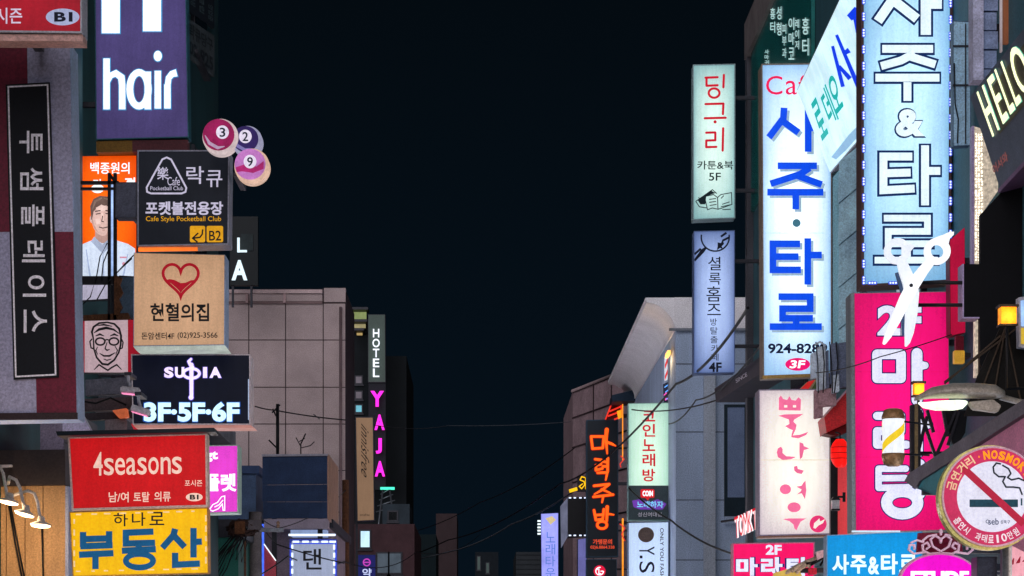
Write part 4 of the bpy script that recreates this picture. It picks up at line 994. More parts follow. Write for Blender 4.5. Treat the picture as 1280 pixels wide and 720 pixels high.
for grp in (FT[:4], FT[4:9], FT[9:13], FT[13:]):
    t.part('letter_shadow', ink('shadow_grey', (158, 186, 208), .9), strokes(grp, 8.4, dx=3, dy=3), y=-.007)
    t.part('letter', lit('big_blue', (8, 76, 232), 1.0, .12, 2, sample=False), strokes(grp, 8.4), y=-.013)
t.part('dot', ink('dot_teal', (64, 116, 136), .9), ell(995.5, 279, 5), y=-.013)
t.part('lettering', ink('cafe_red', (236, 20, 84), 1), text('C', (957.5, 95, 978, 118.5), .0), text('a', (982, 101, 996, 118.5), .0), text('f', (998, 94, 1008, 118.5), .0), text('e', (1010, 101, 1022, 118.5), .0), y=-.008)
t.part('lettering', paint('ink_navy2', (20, 30, 80), .6), text('924-8289', (960, 429.5, 1034, 442), .03), y=-.008)
o = t.part('floor_mark', ink('oval_magenta', (232, 16, 108), 1), ell(997, 455.5, 15.5, 8), y=-.008)
t.part('lettering', W_, text('3F', (987.5, 450.5, 1006, 460.5), .03, shear=.1), y=-.012, parent=o)
t.part('base_rim', paint('rim_gold', (176, 140, 80), .4, .2, 6, metal=.5), [[(953, 469.5), (1040, 466.5), (1040, 470), (953, 473.5)]], y=-.02, d=.1)
t.part('seam', lit('seam_white', (190, 222, 246), 1, .1, sample=False), rect(954, 291, 1038, 291.8), y=-.0055)
# leaning street sign with teal letters
t = Thing('leaning_sign', 'leaning white sign along the wall with slanted teal and blue letters between the fortune signs', 'sign', 1038, 218, 28.0, yaw=-90, tilt=21.5)
def lq(u0, v0, u1, v1):                # fractions along the sign (0 = far end, 0 = top) to a pixel quad
    TL, TR, BR, BL = (996.5, 112), (1076, -58), (1086, 163), (1038.5, 217)
    def g(u, v):
        u_ = u / (u + (1 - u) * 1.28) if u < 1 else 1       # nearer parts look longer
        x0 = TL[0] + (TR[0] - TL[0]) * u_; y0 = TL[1] + (TR[1] - TL[1]) * u_
        x1_ = BL[0] + (BR[0] - BL[0]) * u_; y1 = BL[1] + (BR[1] - BL[1]) * u_
        return (x0 + (x1_ - x0) * v, y0 + (y1 - y0) * v)
    return [g(u0, v0), g(u1, v0), g(u1, v1), g(u0, v1)]
qd = lq(0, 0, 1, 1)
t.part('cabinet', FRAME_LIGHT, [qd], y=0, d=.22)
t.part('face', lit('lean_white', (206, 238, 250), 1.15, .22, 1.6), [lq(.006, .012, .995, .985)], y=-.006)
tl_ = ink('teal_letter', (10, 178, 172), 1)
t.part('lettering', tl_, text('로', [(1014, 131), (1022, 119), (1037, 166), (1029, 176)], .022), text('데', [(1025, 117), (1033, 104), (1050, 148), (1041, 160)], .022), text('오', [(1034, 102), (1044, 88), (1056, 132), (1047, 143)], .022), y=-.012)
bl_ = lit('lean_blue', (8, 60, 236), 1.0, .1, 2, sample=False)
t.part('lettering', bl_, strokes([[(1042, 57, 4), (1055, 108, 5)], [(1050, 82, 4), (1064, 98, 6)], [(1047, 43, 4), (1076, 112, 6)], [(1057, 66, 5), (1063, 62, 7)], [(1063, 22, 9), (1074, 12, 12)], [(1069, 18, 4), (1078, 62, 5)]], 4.5), y=-.012)
t.part('soft_patch', lit('lean_patch', (150, 196, 232), .9, .1, 2), [[(1040, 196), (1062, 168), (1072, 158), (1074, 170), (1058, 188), (1046, 199)]], y=-.009)
# outlined fortune sign with LEDs
t = sign('fortune_sign', 'pale blue sign with outlined hollow letters framed by blue-white light dots', 23.0, [(1076, -60), (1191, -60), (1188, 353), (1076.5, 359)], lit('pale_blue', (188, 228, 250), 1.2, .16, 1.1, tubes=.34, hue=(96, 170, 224)), paint('frame_brown', (92, 66, 66), .6, .3, 8), .3, 3.4, XR)
o1 = [[(1122, -24), (1117, -2), (1097, 27)], [(1118, 2), (1146, 24)]]; o2 = [[(1157, -30), (1157, 44)], [(1157, 5), (1177, 5)]]
o3 = [[(1102.5, 61.5), (1166, 61.5)], [(1143, 67), (1126, 76), (1101, 83)], [(1137, 71), (1169, 81)], [(1094, 97.5), (1174, 97.5)], [(1134, 103), (1134, 126.5)]]
o4 = [[(1140, 196), (1104, 196), (1104, 238), (1143, 236)], [(1104, 217), (1138, 216)], [(1156, 182), (1156, 257)], [(1156, 214), (1175, 214)]]
o5 = [[(1104.5, 273), (1159, 273), (1159, 289.5), (1110, 289.5), (1110, 305), (1166, 305)], [(1134, 305), (1134, 322)], [(1093, 325.5), (1172, 325.5)]]
ot = ink('outline_navy', (10, 44, 100), .7)
fl = lit('hollow_fill', (222, 240, 248), 1.08, .08, 2, sample=False)
for grp, w in ((o1, 13), (o2, 14), (o3, 11), (o4, 11), (o5, 9.5)):
    t.part('letter_outline', ot, strokes(grp, w, grow=2.3), y=-.008)
    t.part('lettering', fl, strokes(grp, w - 1.2), y=-.013)
t.part('letter_outline', ot, text('&', (1117.5, 135, 1157.5, 173), .075), y=-.008)
t.part('lettering', fl, text('&', (1119.5, 137, 1155.5, 171), .045), y=-.013)
dots = ink('led_dot', (214, 226, 255), 1.6, .05); halo = ink('led_dot_halo', (72, 96, 230), .9)
spots = [(x, y0 + k * 20.6, 0) for k in range(19) for (x, y0) in ((1079.3, -20), (1187.6, -16)) if y0 + k * 20.6 < 352] + [(x, 354, 1) for x in (1090, 1116, 1142, 1168)]
for (x, y, flat) in spots:
    dd = []
    for j in (-3.4, 0, 3.4): dd += ell(x + j * flat, y + j * (1 - flat), 1.25, 1.25, 8)
    h = t.part('light_dots', halo, rrect(x - (6 if flat else 2.2), y - (2.2 if flat else 5.6), x + (6 if flat else 2.2), y + (2.2 if flat else 5.6), 1.5, 3), y=-.018)
    t.part('dots', dots, dd, y=-.022, parent=h)
# pipes, panels, crystal post on the right wall
t = sign('wall_panel', 'pale blue metal duct panel on the wall right of the outlined fortune sign', 22.0, [(1191, 26), (1213, 27), (1213, 182), (1191, 183)], paint('duct_blue', (176, 216, 250), .5, .25, 3), paint('duct_rim', (80, 106, 136), .5, .2, 5), .12, .6, XR, cat='panel', arms=False)
t.part('strap', FRAME_DARK, rect(1190.5, 57, 1213.5, 59), rect(1190.5, 106, 1213.5, 108), rect(1206, 30, 1207.2, 180), y=-.02, d=.02)
t.tube('cable', BLACK, *[[(t.pt(x, y)[0], -.03, t.pt(x, y)[1]) for x, y in c] for c in ([(1192, 80), (1193, 130), (1197, 150), (1196, 180)],)], r=.006)
t = Thing('wall_cladding', 'stack of grey blue stone blocks and pipes at the top right', 'wall cladding', 1230, 330, 20.6)
sb = paint('stone_blue', (130, 146, 180), .8, .4, 5, .4, 30)
t.part('block', paint('stone_pale', (190, 190, 216), .8, .4, 5, .4, 30), rect(1218, -60, 1231, 98), y=.05, d=.2)
for k in range(7): t.part('block', sb, rect(1232, -60 + 24 * k, 1250 - (k % 2) * 1.5, -38 + 24 * k), y=.08 + .01 * (k % 2), d=.2)
t.part('pipe', lit('pipe_white', (190, 176, 180), .55, .3, 4), rect(1249.4, -60, 1251.4, 66), y=-.05, d=.05)
t.part('pipe', lit('pipe_orange_glow', (150, 90, 60), .4, .3, 4), rect(1254, -60, 1260, 55), y=-.02, d=.05)  # orange light is put into this pipe's emission
t.part('block', paint('stone_dark', (44, 54, 78), .8, .4, 5, .4, 30), rect(1262, -60, 1300, 40), y=.1, d=.2)
t.box('wall_arm', FRAME_DARK, (t.pt(1225, 0)[0], t.loc((XR, 20.6, 0)).x + .3, .25, .35, t.pt(0, 40)[1], t.pt(0, 20)[1]))
cr_ = lit('crystal', (206, 190, 170), .75, .75, 26, sample=True)
t = Thing('lit_post', 'narrow glittering beaded light post below the slanted black HELLO sign', 'light post', 1225, 460, 21.0)
t.part('bead_panel', cr_, [[(1217.5, 158), (1225, 160), (1252, 232), (1231, 262), (1231, 330), (1217.5, 330)]], y=0, d=.14)
t.part('bead_panel', cr_, rect(1221, 398, 1229, 470), y=.05, d=.1)
t.part('edge', paint('edge_lilac', (180, 160, 200), .4), rect(1214.5, 158, 1217.3, 335), rect(1229.2, 398, 1232, 470), y=-.02, d=.1)
bz_ = random.Random(9); bb_ = []
for k in range(46):
    y = 168 + k * 3.5
    for x in (1220, 1223.5, 1227): bb_ += ell(x + bz_.uniform(-.6, .6), y + bz_.uniform(-.8, .8), 1.1, 1.3, 7)
t.part('beads', lit('bead_white', (255, 246, 226), 1.5, .4, 12, sample=False), bb_, y=-.012, d=.01)
t.box('wall_arm', FRAME_DARK, (t.pt(1226, 0)[0], t.loc((XR, 21, 0)).x + .4, .15, .2, 1.2, 1.26))
# HELLO sign
t = Thing('hello_sign', 'black slanted sign along the wall with glowing cream HELLO letters', 'sign', 1250, 236, 20.0, yaw=-90, tilt=14)
t.part('cabinet', paint('sign_slate', (84, 92, 108), .5, .25, 4), [[(1212.5, 121), (1330, -28), (1350, 128), (1250, 236)]], y=0, d=.25)
t.part('glow_board', paint('board_olive', (88, 84, 66), .6, .3, 8), [[(1234, 118), (1318, 4), (1338, 66), (1250, 168)]], y=-.006)
hl = lit('hello_cream', (246, 250, 196), 1.5, .05, 5)
he = ink('hello_mint', (110, 196, 176), .9)
HO = [(1223, 115.5, 8, -10), (1236, 99.5, 6.5, -8), (1245.2, 87.5, 5.5, -7), (1253, 77.5, 5.5, -7), (1260.5, 68, 14, -17)]
def hq(i, s=0):
    x, y, wx, wy = HO[i]
    return [(x - s, y - s), (x + wx + s, y + wy - s), (x + wx + 20 + s, y + wy + 55 + s), (x + 20 - s, y + 55 + s)]
for i, ch in enumerate('HELLO'):
    t.part('letter_edge', he, text(ch, hq(i, .9), .0), y=-.009)
    t.part('letter', hl, text(ch, hq(i), .006), y=-.016, d=.004)
t.part('lettering', lit('small_red', (150, 84, 80), .7, .1), text('어서와', [(1241, 207), (1259, 188), (1262, 200), (1244, 219)], .02), y=-.01)
t.part('edge_strip', paint('strip_mauve', (120, 84, 120), .5), [[(1250, 236), (1350, 128), (1351, 133), (1251, 241)]], y=-.02, d=.2)
# scissors and their bracket box
t = Thing('scissors_sign', 'large white open scissors cut-out pointing down in front of the signs', 'sign', 1137, 432, 20.0)
wl = lit('scissor_rear_shaded', (234, 240, 250), .96, .06, 2)  # rear blade kept dimmer: overlap shading put into its emission
t.part('blade', wl, stroke([(1127, 325, 11), (1131, 337, 14), (1137, 352, 16), (1140.5, 366, 17), (1139.5, 392, 14.5), (1137, 415, 10.5), (1135, 427, 6), (1133.5, 431, 3)], 10, rnd=True), ring(1122, 313.5, 12.3, 12, 8, 32), [[(1128, 300), (1144, 307.5), (1135, 318), (1128, 322)]], y=0, d=.05)
t.part('blade', lit('scissor_front', (246, 248, 255), 1.05, .05, 2), stroke([(1163, 327, 11), (1153, 339, 13), (1141, 356, 15.5), (1131, 374, 14.5), (1119, 400, 12), (1109, 421, 8), (1105, 429, 4)], 10, rnd=True), ring(1170.5, 315, 12.3, 12.5, 8, 32), [[(1158, 306), (1166, 299), (1177, 295), (1185, 291.5), (1191, 291), (1190.5, 295), (1186, 299), (1184, 306), (1182, 318), (1176, 302), (1166, 302)]], y=-.052, d=.05)
t.part('pivot', paint('pivot_dark', (40, 44, 56), .4), ell(1137.5, 358, 2.3, 2.3, 16), y=-.06, d=.02)
t.part('edge_shade', paint('scissor_edge', (60, 84, 120), .5), stroke([(1127, 338, 14), (1136, 366, 16), (1133, 418, 8)], 10), y=.052, d=.02)
t.tube('arm', BLACK, *[[(t.pt(1140, y)[0], .06, t.pt(1140, y)[1]), (t.pt(1206, y)[0], .06, t.pt(1206, y)[1])] for y in (352, 380)], r=.016)
t = Thing('dark_recess', 'matt black sheet for the shade of an unlit recess and the mount box behind the scissors arm', 'canopy', 1245, 480, 20.05)
MB_ = paint('matt_black', (12, 12, 16), .8, .4, 4)
t.part('housing', MB_, [[(1204.5, 330), (1226, 330), (1226, 268), (1252, 240), (1330, 150), (1330, 480), (1225, 480), (1225, 398), (1204.5, 398)]], y=0, d=.08)  # black sheet stands in for recess shade; left block is the mount box
t.part('edge', paint('edge_lilac', (180, 160, 200), .4), rect(1203, 330, 1204.6, 398), rect(1204.6, 396.5, 1224, 398.3), y=-.01, d=.2)
t.box('wall_arm', FRAME_DARK, (.2, .5, .5, .9, .2, .3))
t = Thing('shop_screen', 'thin bright side edge of a lit screen at the right photo edge', 'screen', 1280, 432, 19.2)
t.part('frame', FRAME_LIGHT, [[(1273, 372), (1340, 360), (1340, 440), (1274, 434)]], y=0, d=.1)
t.part('face', lit('screen_blue', (160, 200, 250), 1.1, .4, 4), [[(1275.5, 376), (1340, 366), (1340, 410), (1276, 408)]], y=-.008)
t.part('face', lit('screen_yellow', (214, 180, 60), .9, .4, 4), [[(1276, 410), (1340, 412), (1340, 436), (1276, 430)]], y=-.008)
t.box('wall_arm', FRAME_DARK, (.2, .5, .1, .5, .2, .3))
# lantern
def lantern(name, label, px, py0, py1, Y, w, wall):
    t = Thing(name, label, 'lamp', px, py1, Y)
    hgt = t.pt(px, py0)[1]
    t.box('glass', lit('lantern_amber', (255, 146, 24), 1.25, .5, 14), (-w / 2, w / 2, -w / 2, w / 2, 0, hgt))
    t.box('cap', BLACK, (-w / 2 - .015, w / 2 + .015, -w / 2 - .015, w / 2 + .015, hgt, hgt + .02), (-w / 2 - .01, w / 2 + .01, -w / 2 - .01, w / 2 + .01, -.015, 0))
    t.tube('post', BLACK, [(0, 0, -.015), (0, 0, -.5)], [(0, 0, -.5), (t.loc((wall, Y, 0)).x, 0, -.5)], r=.012)
    l = bpy.data.lights.new('lantern_light', 'POINT'); l.energy = 3; l.color = (1, .55, .18); l.shadow_soft_size = .05
    lo_ = bpy.data.objects.new('lantern_light', l); COL.objects.link(lo_); lo_.parent = t.o; lo_.location = (0, -w, hgt / 2)
lantern('lantern', 'glowing amber square lantern on a thin black post', 1259, 385, 406, 19.0, .12, XR)
lantern('lantern', 'tiny pale amber square lamp over the cobra street lamp beside the pink sign', 1148, 480, 494, 21.0, .085, XR)
t = Thing('shade_net', 'black gauzy net tent hanging below the amber lantern', 'net', 1245, 520, 19.4)
nt_ = paint('net_black', (26, 24, 22), .9, .4, 6)
t.part('cloth', nt_, [[(1250, 410), (1258, 408), (1282, 440), (1300, 520), (1206, 520), (1222, 470)]], y=0, d=.03)
t.tube('rope', paint('rope_brown', (70, 58, 48), .8), *[[(t.pt(a, b)[0], -.02, t.pt(a, b)[1]), (t.pt(c, e)[0], -.02, t.pt(c, e)[1])] for a, b, c, e in ((1256, 410, 1222, 500), (1256, 410, 1240, 505), (1257, 410, 1275, 500), (1250, 420, 1180, 480), (1278, 405, 1180, 478))], r=.008)
t.tube('pole', BLACK, [(.2, .05, -2.6), (.2, .05, .75)], r=.02)
# pink hotpot sign
t = sign('hotpot_sign', 'tall hot pink sign with rounded lilac letters outlined in blue', 22.4, [(1067, 366), (1186, 364), (1188, 663), (1069, 666)], lit('hot_pink', (248, 14, 122), 1.05, .10, 1.5, tubes=.2, hue=(206, 8, 92)), paint('rim_grey', (150, 146, 156), .45, .2, 5), .3, 1.0, XR, lip=False)
t.part('side_strip', paint('side_grey', (132, 138, 146), .5, .25, 6, streak=True), [[(1063, 367), (1067, 366), (1069, 666), (1065, 665)]], y=-.01, d=.3)
M1 = [('2F',)]
ma = [[(1096, 443), (1126, 443), (1126, 473), (1096, 473), 'c']]; ma2 = [[(1146, 442), (1146, 500)], [(1146, 457), (1156, 457, 9)]]
ra = [[(1096, 520), (1126, 520), (1126, 539), (1096, 539), (1096, 556), (1133, 556)]]; ra2 = [[(1147, 516), (1147, 566)], [(1147, 533), (1161, 531, 9)]]
ta = [[(1132, 586), (1098, 586), (1098, 610), (1136, 609)], [(1098, 598), (1131, 597.5)]]; ta2 = [[(1150, 580), (1150, 618)], [(1150, 596), (1163, 596, 9)]]
og = [('o', 1127.5, 628.5, 19.5, 14, 14)]
lv = lit('lilac_fill', (222, 224, 246), 1.0, .08, 3, sample=False); no_ = paint('outline_blue', (26, 24, 128), .5)
for grp, w in ((ma, 12.5), (ma2, 14), (ra, 10.5), (ra2, 13), (ta, 8.5), (ta2, 12), (og, 13)):
    t.part('letter_outline', no_, strokes(grp, w, rnd=True, grow=1.3), y=-.006)
    t.part('lettering', lv, strokes(grp, w - .4, rnd=True), y=-.011)
t.part('letter_outline', no_, text('2F', (1095, 380.5, 1153, 421), .065), y=-.006)
t.part('lettering', lv, text('2F', (1096.5, 382, 1151.5, 419.5), .045), y=-.011)
t.part('seam', lit('seam_pink', (214, 8, 104), 1, .1, sample=False), rect(1069, 464.5, 1185, 465.3), rect(1069, 571, 1186, 571.8), y=-.0055)
# red sign beyond it, edge on
t = sign('back_sign', 'narrow red sign edge showing right of the pink hotpot sign', 21.9, [(1187, 300), (1206, 284), (1207, 416), (1188, 420)], lit('red_back', (190, 14, 62), .75, .15, 2), paint('red_rim', (120, 16, 40), .5), .2, .5, XR, lip=False)
t = Thing('wall_lamp', 'dull yellow square lamp on a red bracket right of the pink sign', 'lamp', 1199, 452, 21.6)
t.part('glass', lit('lamp_ochre', (196, 146, 50), .8, .3, 8), rect(1193, 438, 1206, 454), y=0, d=.08, bevel=.004)
t.part('bracket', paint('red_rim', (120, 16, 40), .5), rect(1195, 420, 1205, 437.5), y=.01, d=.06)
t.box('wall_arm', FRAME_DARK, (0, .12, .08, .3, .05, .09))
# barber pole in front of it
t = Thing('barber_pole', 'small white and yellow striped barber pole with brown caps', 'barber pole', 1116.5, 583, 19.6)
zt0 = t.pt(0, 524)[1]; zb0 = t.pt(0, 567)[1]; zt1 = t.pt(0, 511)[1]
R_ = (1130 - 1103) / 2 / F * 19.6
bm = bmesh.new(); add_lathe(bm, [(R_, zb0), (R_, zt0)], 28); cyl = t.fin('tube', bm, lit('pole_white', (236, 240, 244), 1.0, .08, 5), smooth=False)
bm = bmesh.new()
N_ = 40
for s0 in (0.12, 1.12):
    prev = None
    for k in range(N_ + 1):
        tt = k / N_; a = -math.pi * .5 - 1.5 + 3.0 * tt + (s0 - .12) * math.pi
        zc = zb0 + (zt0 - zb0) * (.02 + .72 * tt)
        r_ = R_ + .002
        v1 = bm.verts.new((r_ * math.cos(a), r_ * math.sin(a), max(zb0, min(zt0, zc)))); v2 = bm.verts.new((r_ * math.cos(a), r_ * math.sin(a), max(zb0, min(zt0, zc + (zt0 - zb0) * .24))))
        if prev: bm.faces.new((prev[0], v1, v2, prev[1]))
        prev = (v1, v2)
t.fin('stripe', bm, lit('pole_yellow', (236, 200, 40), 1.0, .1, 5), cyl)
BC = paint('cap_brown', (150, 112, 76), .4, .4, 12, metal=.3)
bm = bmesh.new(); add_lathe(bm, [(R_ * .55, zt1), (R_ * .85, zt1 - .01), (R_ * 1.08, zt0 + .02), (R_ * 1.05, zt0)], 24); t.fin('cap', bm, BC, smooth=True)
bm = bmesh.new(); add_lathe(bm, [(R_ * 1.05, zb0), (R_ * 1.08, zb0 - .02), (R_ * .9, .02), (R_ * .5, 0)], 24); t.fin('cap', bm, BC, smooth=True)
t.tube('arm', BLACK, [(0, 0, zt0 - .01), (.2, .1, zt0 - .02), (.32, .15, zt0 - .03)], [(0, 0, zb0), (.2, .1, zb0), (.32, .15, zb0)], r=.008)
# cobra head street lamp
t = Thing('street_lamp', 'grey cobra head street lamp with a lit lens in front of the pink sign', 'street lamp', 1195, 518, 17.0)
def lp(pts): return [(t.pt(x, y)[0], t.pt(x, y)[1]) for x, y in pts]
bm = bmesh.new()
sec = [(1143, 500, 2, 2), (1150, 497, 10, 5), (1165, 493, 18, 9), (1190, 491, 24, 12), (1220, 491, 24, 12), (1243, 492, 20, 11), (1255, 494, 8, 6)]
rings = []
for px, py, ry, rz in sec:
    u, v = t.pt(px, py); k = 17.0 / F
    rings.append([bm.verts.new((u, ry * k * math.cos(a) * 1.0, v + rz * k * math.sin(a) * (1 if math.sin(a) > 0 else .55))) for a in [2 * math.pi * i / 20 for i in range(20)]])
for a, b in zip(rings, rings[1:]):
    for i in range(20): bm.faces.new((a[i], a[(i + 1) % 20], b[(i + 1) % 20], b[i]))
bm.faces.new(rings[0]); bm.faces.new(rings[-1]); bmesh.ops.recalc_face_normals(bm, faces=bm.faces)
t.fin('housing', bm, paint('lamp_grey', (164, 154, 142), .5, .3, 8, metal=.2), smooth=True)
bm = bmesh.new(); rings = []
for px, py, ry, rz in [(1148, 503, 2, 2), (1155, 504, 12, 6), (1170, 503, 19, 10), (1192, 502, 20, 11), (1203, 502, 16, 9), (1209, 502, 2, 3)]:
    u, v = t.pt(px, py); k = 17.0 / F
    rings.append([bm.verts.new((u, ry * k * math.cos(a), v + rz * k * math.sin(a))) for a in [math.pi + math.pi * i / 12 for i in range(13)]])
for a, b in zip(rings, rings[1:]):
    for i in range(12): bm.faces.new((a[i], a[i + 1], b[i + 1], b[i]))
t.fin('lens', bm, lit('lens_white', (240, 255, 226), 1.5, .35, 9), smooth=True)
t.tube('arm', MATS['lamp_grey'], [(t.pt(1250, 496)[0], 0, t.pt(1250, 496)[1]), (t.pt(1275, 502)[0], .03, t.pt(1275, 502)[1]), (t.pt(1320, 506)[0], .08, t.pt(1320, 506)[1]), (t.pt(1420, 508)[0], .3, t.pt(1420, 508)[1])], r=.022)
t.part('gear_box', MATS['lamp_grey'], [[(1210, 503), (1240, 500), (1250, 508), (1246, 516), (1216, 512)]], y=-.05, d=.1, bevel=.006)
t.tube('pole', STEEL, [(t.pt(1420, 508)[0], .3, t.pt(1420, 508)[1] + .2), (t.pt(1420, 508)[0], .3, -(t.O.z))], r=.06)
# dark lattice brackets
t = Thing('lattice_bracket', 'dark steel lattice bracket between the barber pole and the sloping awning', 'bracket', 1170, 600, 19.8)
t.part('post', DKM, rect(1139, 506, 1151, 604), y=0, d=.08)
t.part('diagonal', DKM, strokes([[(1151, 512), (1172, 575)], [(1196, 512), (1170, 572)], [(1160, 512), (1168, 540)], [(1180, 512), (1186, 545)], [(1150, 560), (1160, 520)], [(1200, 512), (1186, 556)]], 3.5), y=.02, d=.04)
t.part('panel', MB_, [[(1181, 512), (1211, 512), (1208, 540), (1196, 560), (1188, 540)]], y=.05, d=.04)
t.part('mount', paint('mount_steel', (110, 90, 60), .5, .3, 8), rect(1143, 505, 1147, 600), y=-.02, d=.02)
t.tube('wall_arm', DKM, [(t.pt(1145, 590)[0], .05, t.pt(1145, 590)[1]), (t.loc((XR, 19.8, 0)).x, .05, t.pt(1145, 590)[1])], r=.03)
# sloping awning
t = Thing('shop_awning', 'low sloping awning with dark top and dusty pink side behind the no smoking disc', 'awning', 1138, 604, 18.6, yaw=-86)
t.part('top_strip', paint('awning_dark', (100, 92, 102), .6, .3, 5), [[(1137, 601), (1142, 592), (1267, 512), (1300, 491), (1300, 510), (1280, 522), (1156, 601), (1150, 611)]], y=-.04, d=.10)
t.part('cloth', paint('awning_pink', (206, 128, 158), .7, .2, 4), [[(1180, 586), (1280, 522), (1300, 510), (1300, 700), (1182, 640)]], y=0, d=.06)
t.part('end_flap', paint('awning_teal', (30, 120, 130), .5, .3, 4), [[(1141, 604), (1150, 611), (1156, 601), (1186, 582), (1181, 622), (1166, 617)]], y=-.02, d=.06)
t.box('wall_arm', FRAME_DARK, (.1, .16, .06, 1.3, -.1, -.04), (1.6, 1.66, .06, 1.3, -.1, -.04))
# no smoking disc
t = Thing('no_smoking_sign', 'round red ringed no smoking sign with crossed out cigarette', 'sign', 1240, 684, 14.4)
CX, CY, RR = 1240, 621, 62.5
t.part('cabinet', paint('disc_side_glint', (206, 196, 120), .35, .25, 6, metal=.3), ell(CX - 2.0, CY + 1, RR + 2.2, RR + 3.2, 64), y=.0, d=.10, bevel=.006)  # yellow tint holds the lamp's reflection on the metal side
t.part('rim', paint('disc_rim', (214, 170, 190), .3, .1, 8), ring(CX, CY, RR - .5, RR - .5, 2.2, 64), y=-.02, d=.03, seq=False)
t.part('face', lit('disc_white', (218, 218, 236), .9, .06, 4), ell(CX, CY, RR - 1, RR - 1, 64), y=-.006)
rg = t.part('red_ring', lit('disc_red', (196, 48, 92), .9, .25, 2.2, sample=False), ring(CX, CY, 52.5, 52.5, 16.5, 64), y=-.010, seq=False)
t.part('smoke_drawing', paint('smoke_ink', (14, 30, 46), .5), strokes([[(1250, 580), (1245, 579), (1241, 584), (1242, 591), (1248, 596), (1256, 596), (1253, 602), (1257, 609), (1266, 609), (1274, 610), (1277, 618)], [(1253, 582), (1260, 586), (1263, 592), (1259, 597), (1264, 600), (1273, 598), (1282, 602), (1286, 612)]], 2.1, True), y=-.010)
t.part('cigarette', paint('cig_teal', (24, 74, 92), .5), rect(1211.5, 624.5, 1272, 634), rect(1275.5, 623, 1277.5, 632), rect(1280, 623, 1282, 632), y=-.010)
t.part('slash', lit('disc_red2', (176, 34, 62), .85, .1, 2.2, sample=False), stroke([(1203, 585), (1279, 655)], 9), y=-.015)
or_ = ink('ring_orange', (250, 150, 20), 1); pw_ = ink('ring_pink', (226, 190, 150), .95)
t.part('lettering', pw_, *arc_text('금연거리', CX, CY, 52.5, 12, 188, 244, .02), y=-.015, parent=rg)
t.part('lettering', or_, *arc_text('·NOSMOKING', CX, CY, 52.5, 11, 246, 352, .05), y=-.015, parent=rg)
t.part('lettering', ink('ring_white', (230, 214, 222), .9), *arc_text('흡연시 과태료10만원', CX, CY, 53, 10, 150, 52, .02, flip=True), y=-.015, parent=rg)
t.part('logo', paint('logo_navy', (40, 60, 110), .5), text('seb', (1235, 648, 1248, 656), .01), text('성북구', (1250, 650, 1262, 655), .01), ring(1234, 652, 2, 2, .8, 12), y=-.010)
t.tube('pole', STEEL, [(.12, .14, -2.45), (.12, .14, .5)], r=.03)
t.box('clamp', STEEL, (.06, .18, .09, .18, .1, .14), (.06, .18, .09, .18, .4, .44))
# cyan fortune sign
t = sign('fortune_sign', 'low cyan blue sign with white lettering cut by the bottom edge', 20.2, [(1033, 669), (1153, 664), (1153, 760), (1033, 760)], lit('cyan', (6, 140, 206), 1.0, .12, 1.4, tubes=.2), paint('rim_navy', (120, 150, 176), .4, .2, 5), .18, .9, XR)
gw = ink('pale_mint', (222, 246, 244), 1.05)
CY_ = [[(1047, 695), (1047, 701), (1040, 715)], [(1047, 701), (1053, 714)], [(1058, 694), (1058, 717)], [(1058, 704), (1062, 704)]]
t.part('lettering', gw, text('사', (1040, 693, 1061, 718), .03), text('주', (1063, 694, 1083, 717), .03), text('&', (1085, 696, 1099, 718), .03), text('타', (1101, 692, 1122, 718), .03), text('로', (1124, 693, 1146, 716), .03), y=-.008)
t.part('top_tube', lit('tube_pale', (200, 220, 236), .9, .2), rect(1064, 663.5, 1124, 665.5), y=-.05, d=.03)
# pink oval cosmetics sign with scroll ornament
t = Thing('cosmetics_sign', 'magenta oval sign under a pink wrought scroll ornament', 'sign', 1175, 770, 17.4)
t.part('oval', paint('oval_rim', (232, 170, 200), .4), ell(1175, 727, 51, 36, 56), y=0, d=.1, bevel=.006)
t.part('face', lit('oval_face', (226, 6, 190), 1.05, .1, 3), ell(1175, 727, 48.5, 33.5, 56), y=-.006)
t.part('lettering', W_, text('ETUDE', (1138, 714, 1211, 732), .05), text('HOUSE', (1145, 738, 1204, 750), .04), y=-.012)
SC = paint('scroll_pink_lit', (252, 206, 222), .4, .1, 8)  # pink light of the oval sign is put into this paint
scr = []
for s in (1, -1):
    X = lambda x: 1177 + s * x
    scr.append([(X(0), 689), (X(10), 683), (X(13), 674), (X(7), 669), (X(1), 673), (X(0), 678)])
    scr.append([(X(2), 691), (X(14), 692), (X(22), 688), (X(23), 681), (X(17), 678), (X(14), 683), (X(18), 686)])
    scr.append([(X(20), 690), (X(34), 692), (X(40), 687), (X(39), 681), (X(33), 681), (X(33), 686)])
    scr.append([(X(22), 677), (X(30), 675), (X(37), 678)]); scr.append([(X(6), 668), (X(16), 670), (X(22), 675)])
scr.append([(1177, 662), (1177, 668)])
t.part('ornament', SC, strokes(scr, 2.3, True), ell(1177, 664.5, 2.2, 2.4, 10), y=.02, d=.03)
t.part('backing', paint('maroon_back', (130, 26, 56), .7), [[(1152, 665), (1204, 665), (1208, 690), (1150, 690)]], y=.12, d=.05)
t.box('wall_arm', FRAME_DARK, (0, t.loc((XR, 17.4, 0)).x, .1, .16, .3, .36))
t = sign('poster_box', 'pale pink panel with dark red brush marks at the bottom right edge', 16.2, [(1255, 680), (1360, 676), (1360, 780), (1255, 780)], lit('panel_pink', (238, 170, 184), .85, .1, 2), FRAME_DARK, .12, .8, XR)
t.part('brush_mark', lit('brush_red', (160, 20, 50), .7, .2), strokes([[(1262, 706, 1), (1265, 704, 4), (1267, 698, 1)], [(1270, 704, 1), (1273, 702, 4), (1275, 696, 1)], [(1278, 702, 1), (1282, 700, 4), (1284, 694, 1)]], 3, True), y=-.007)
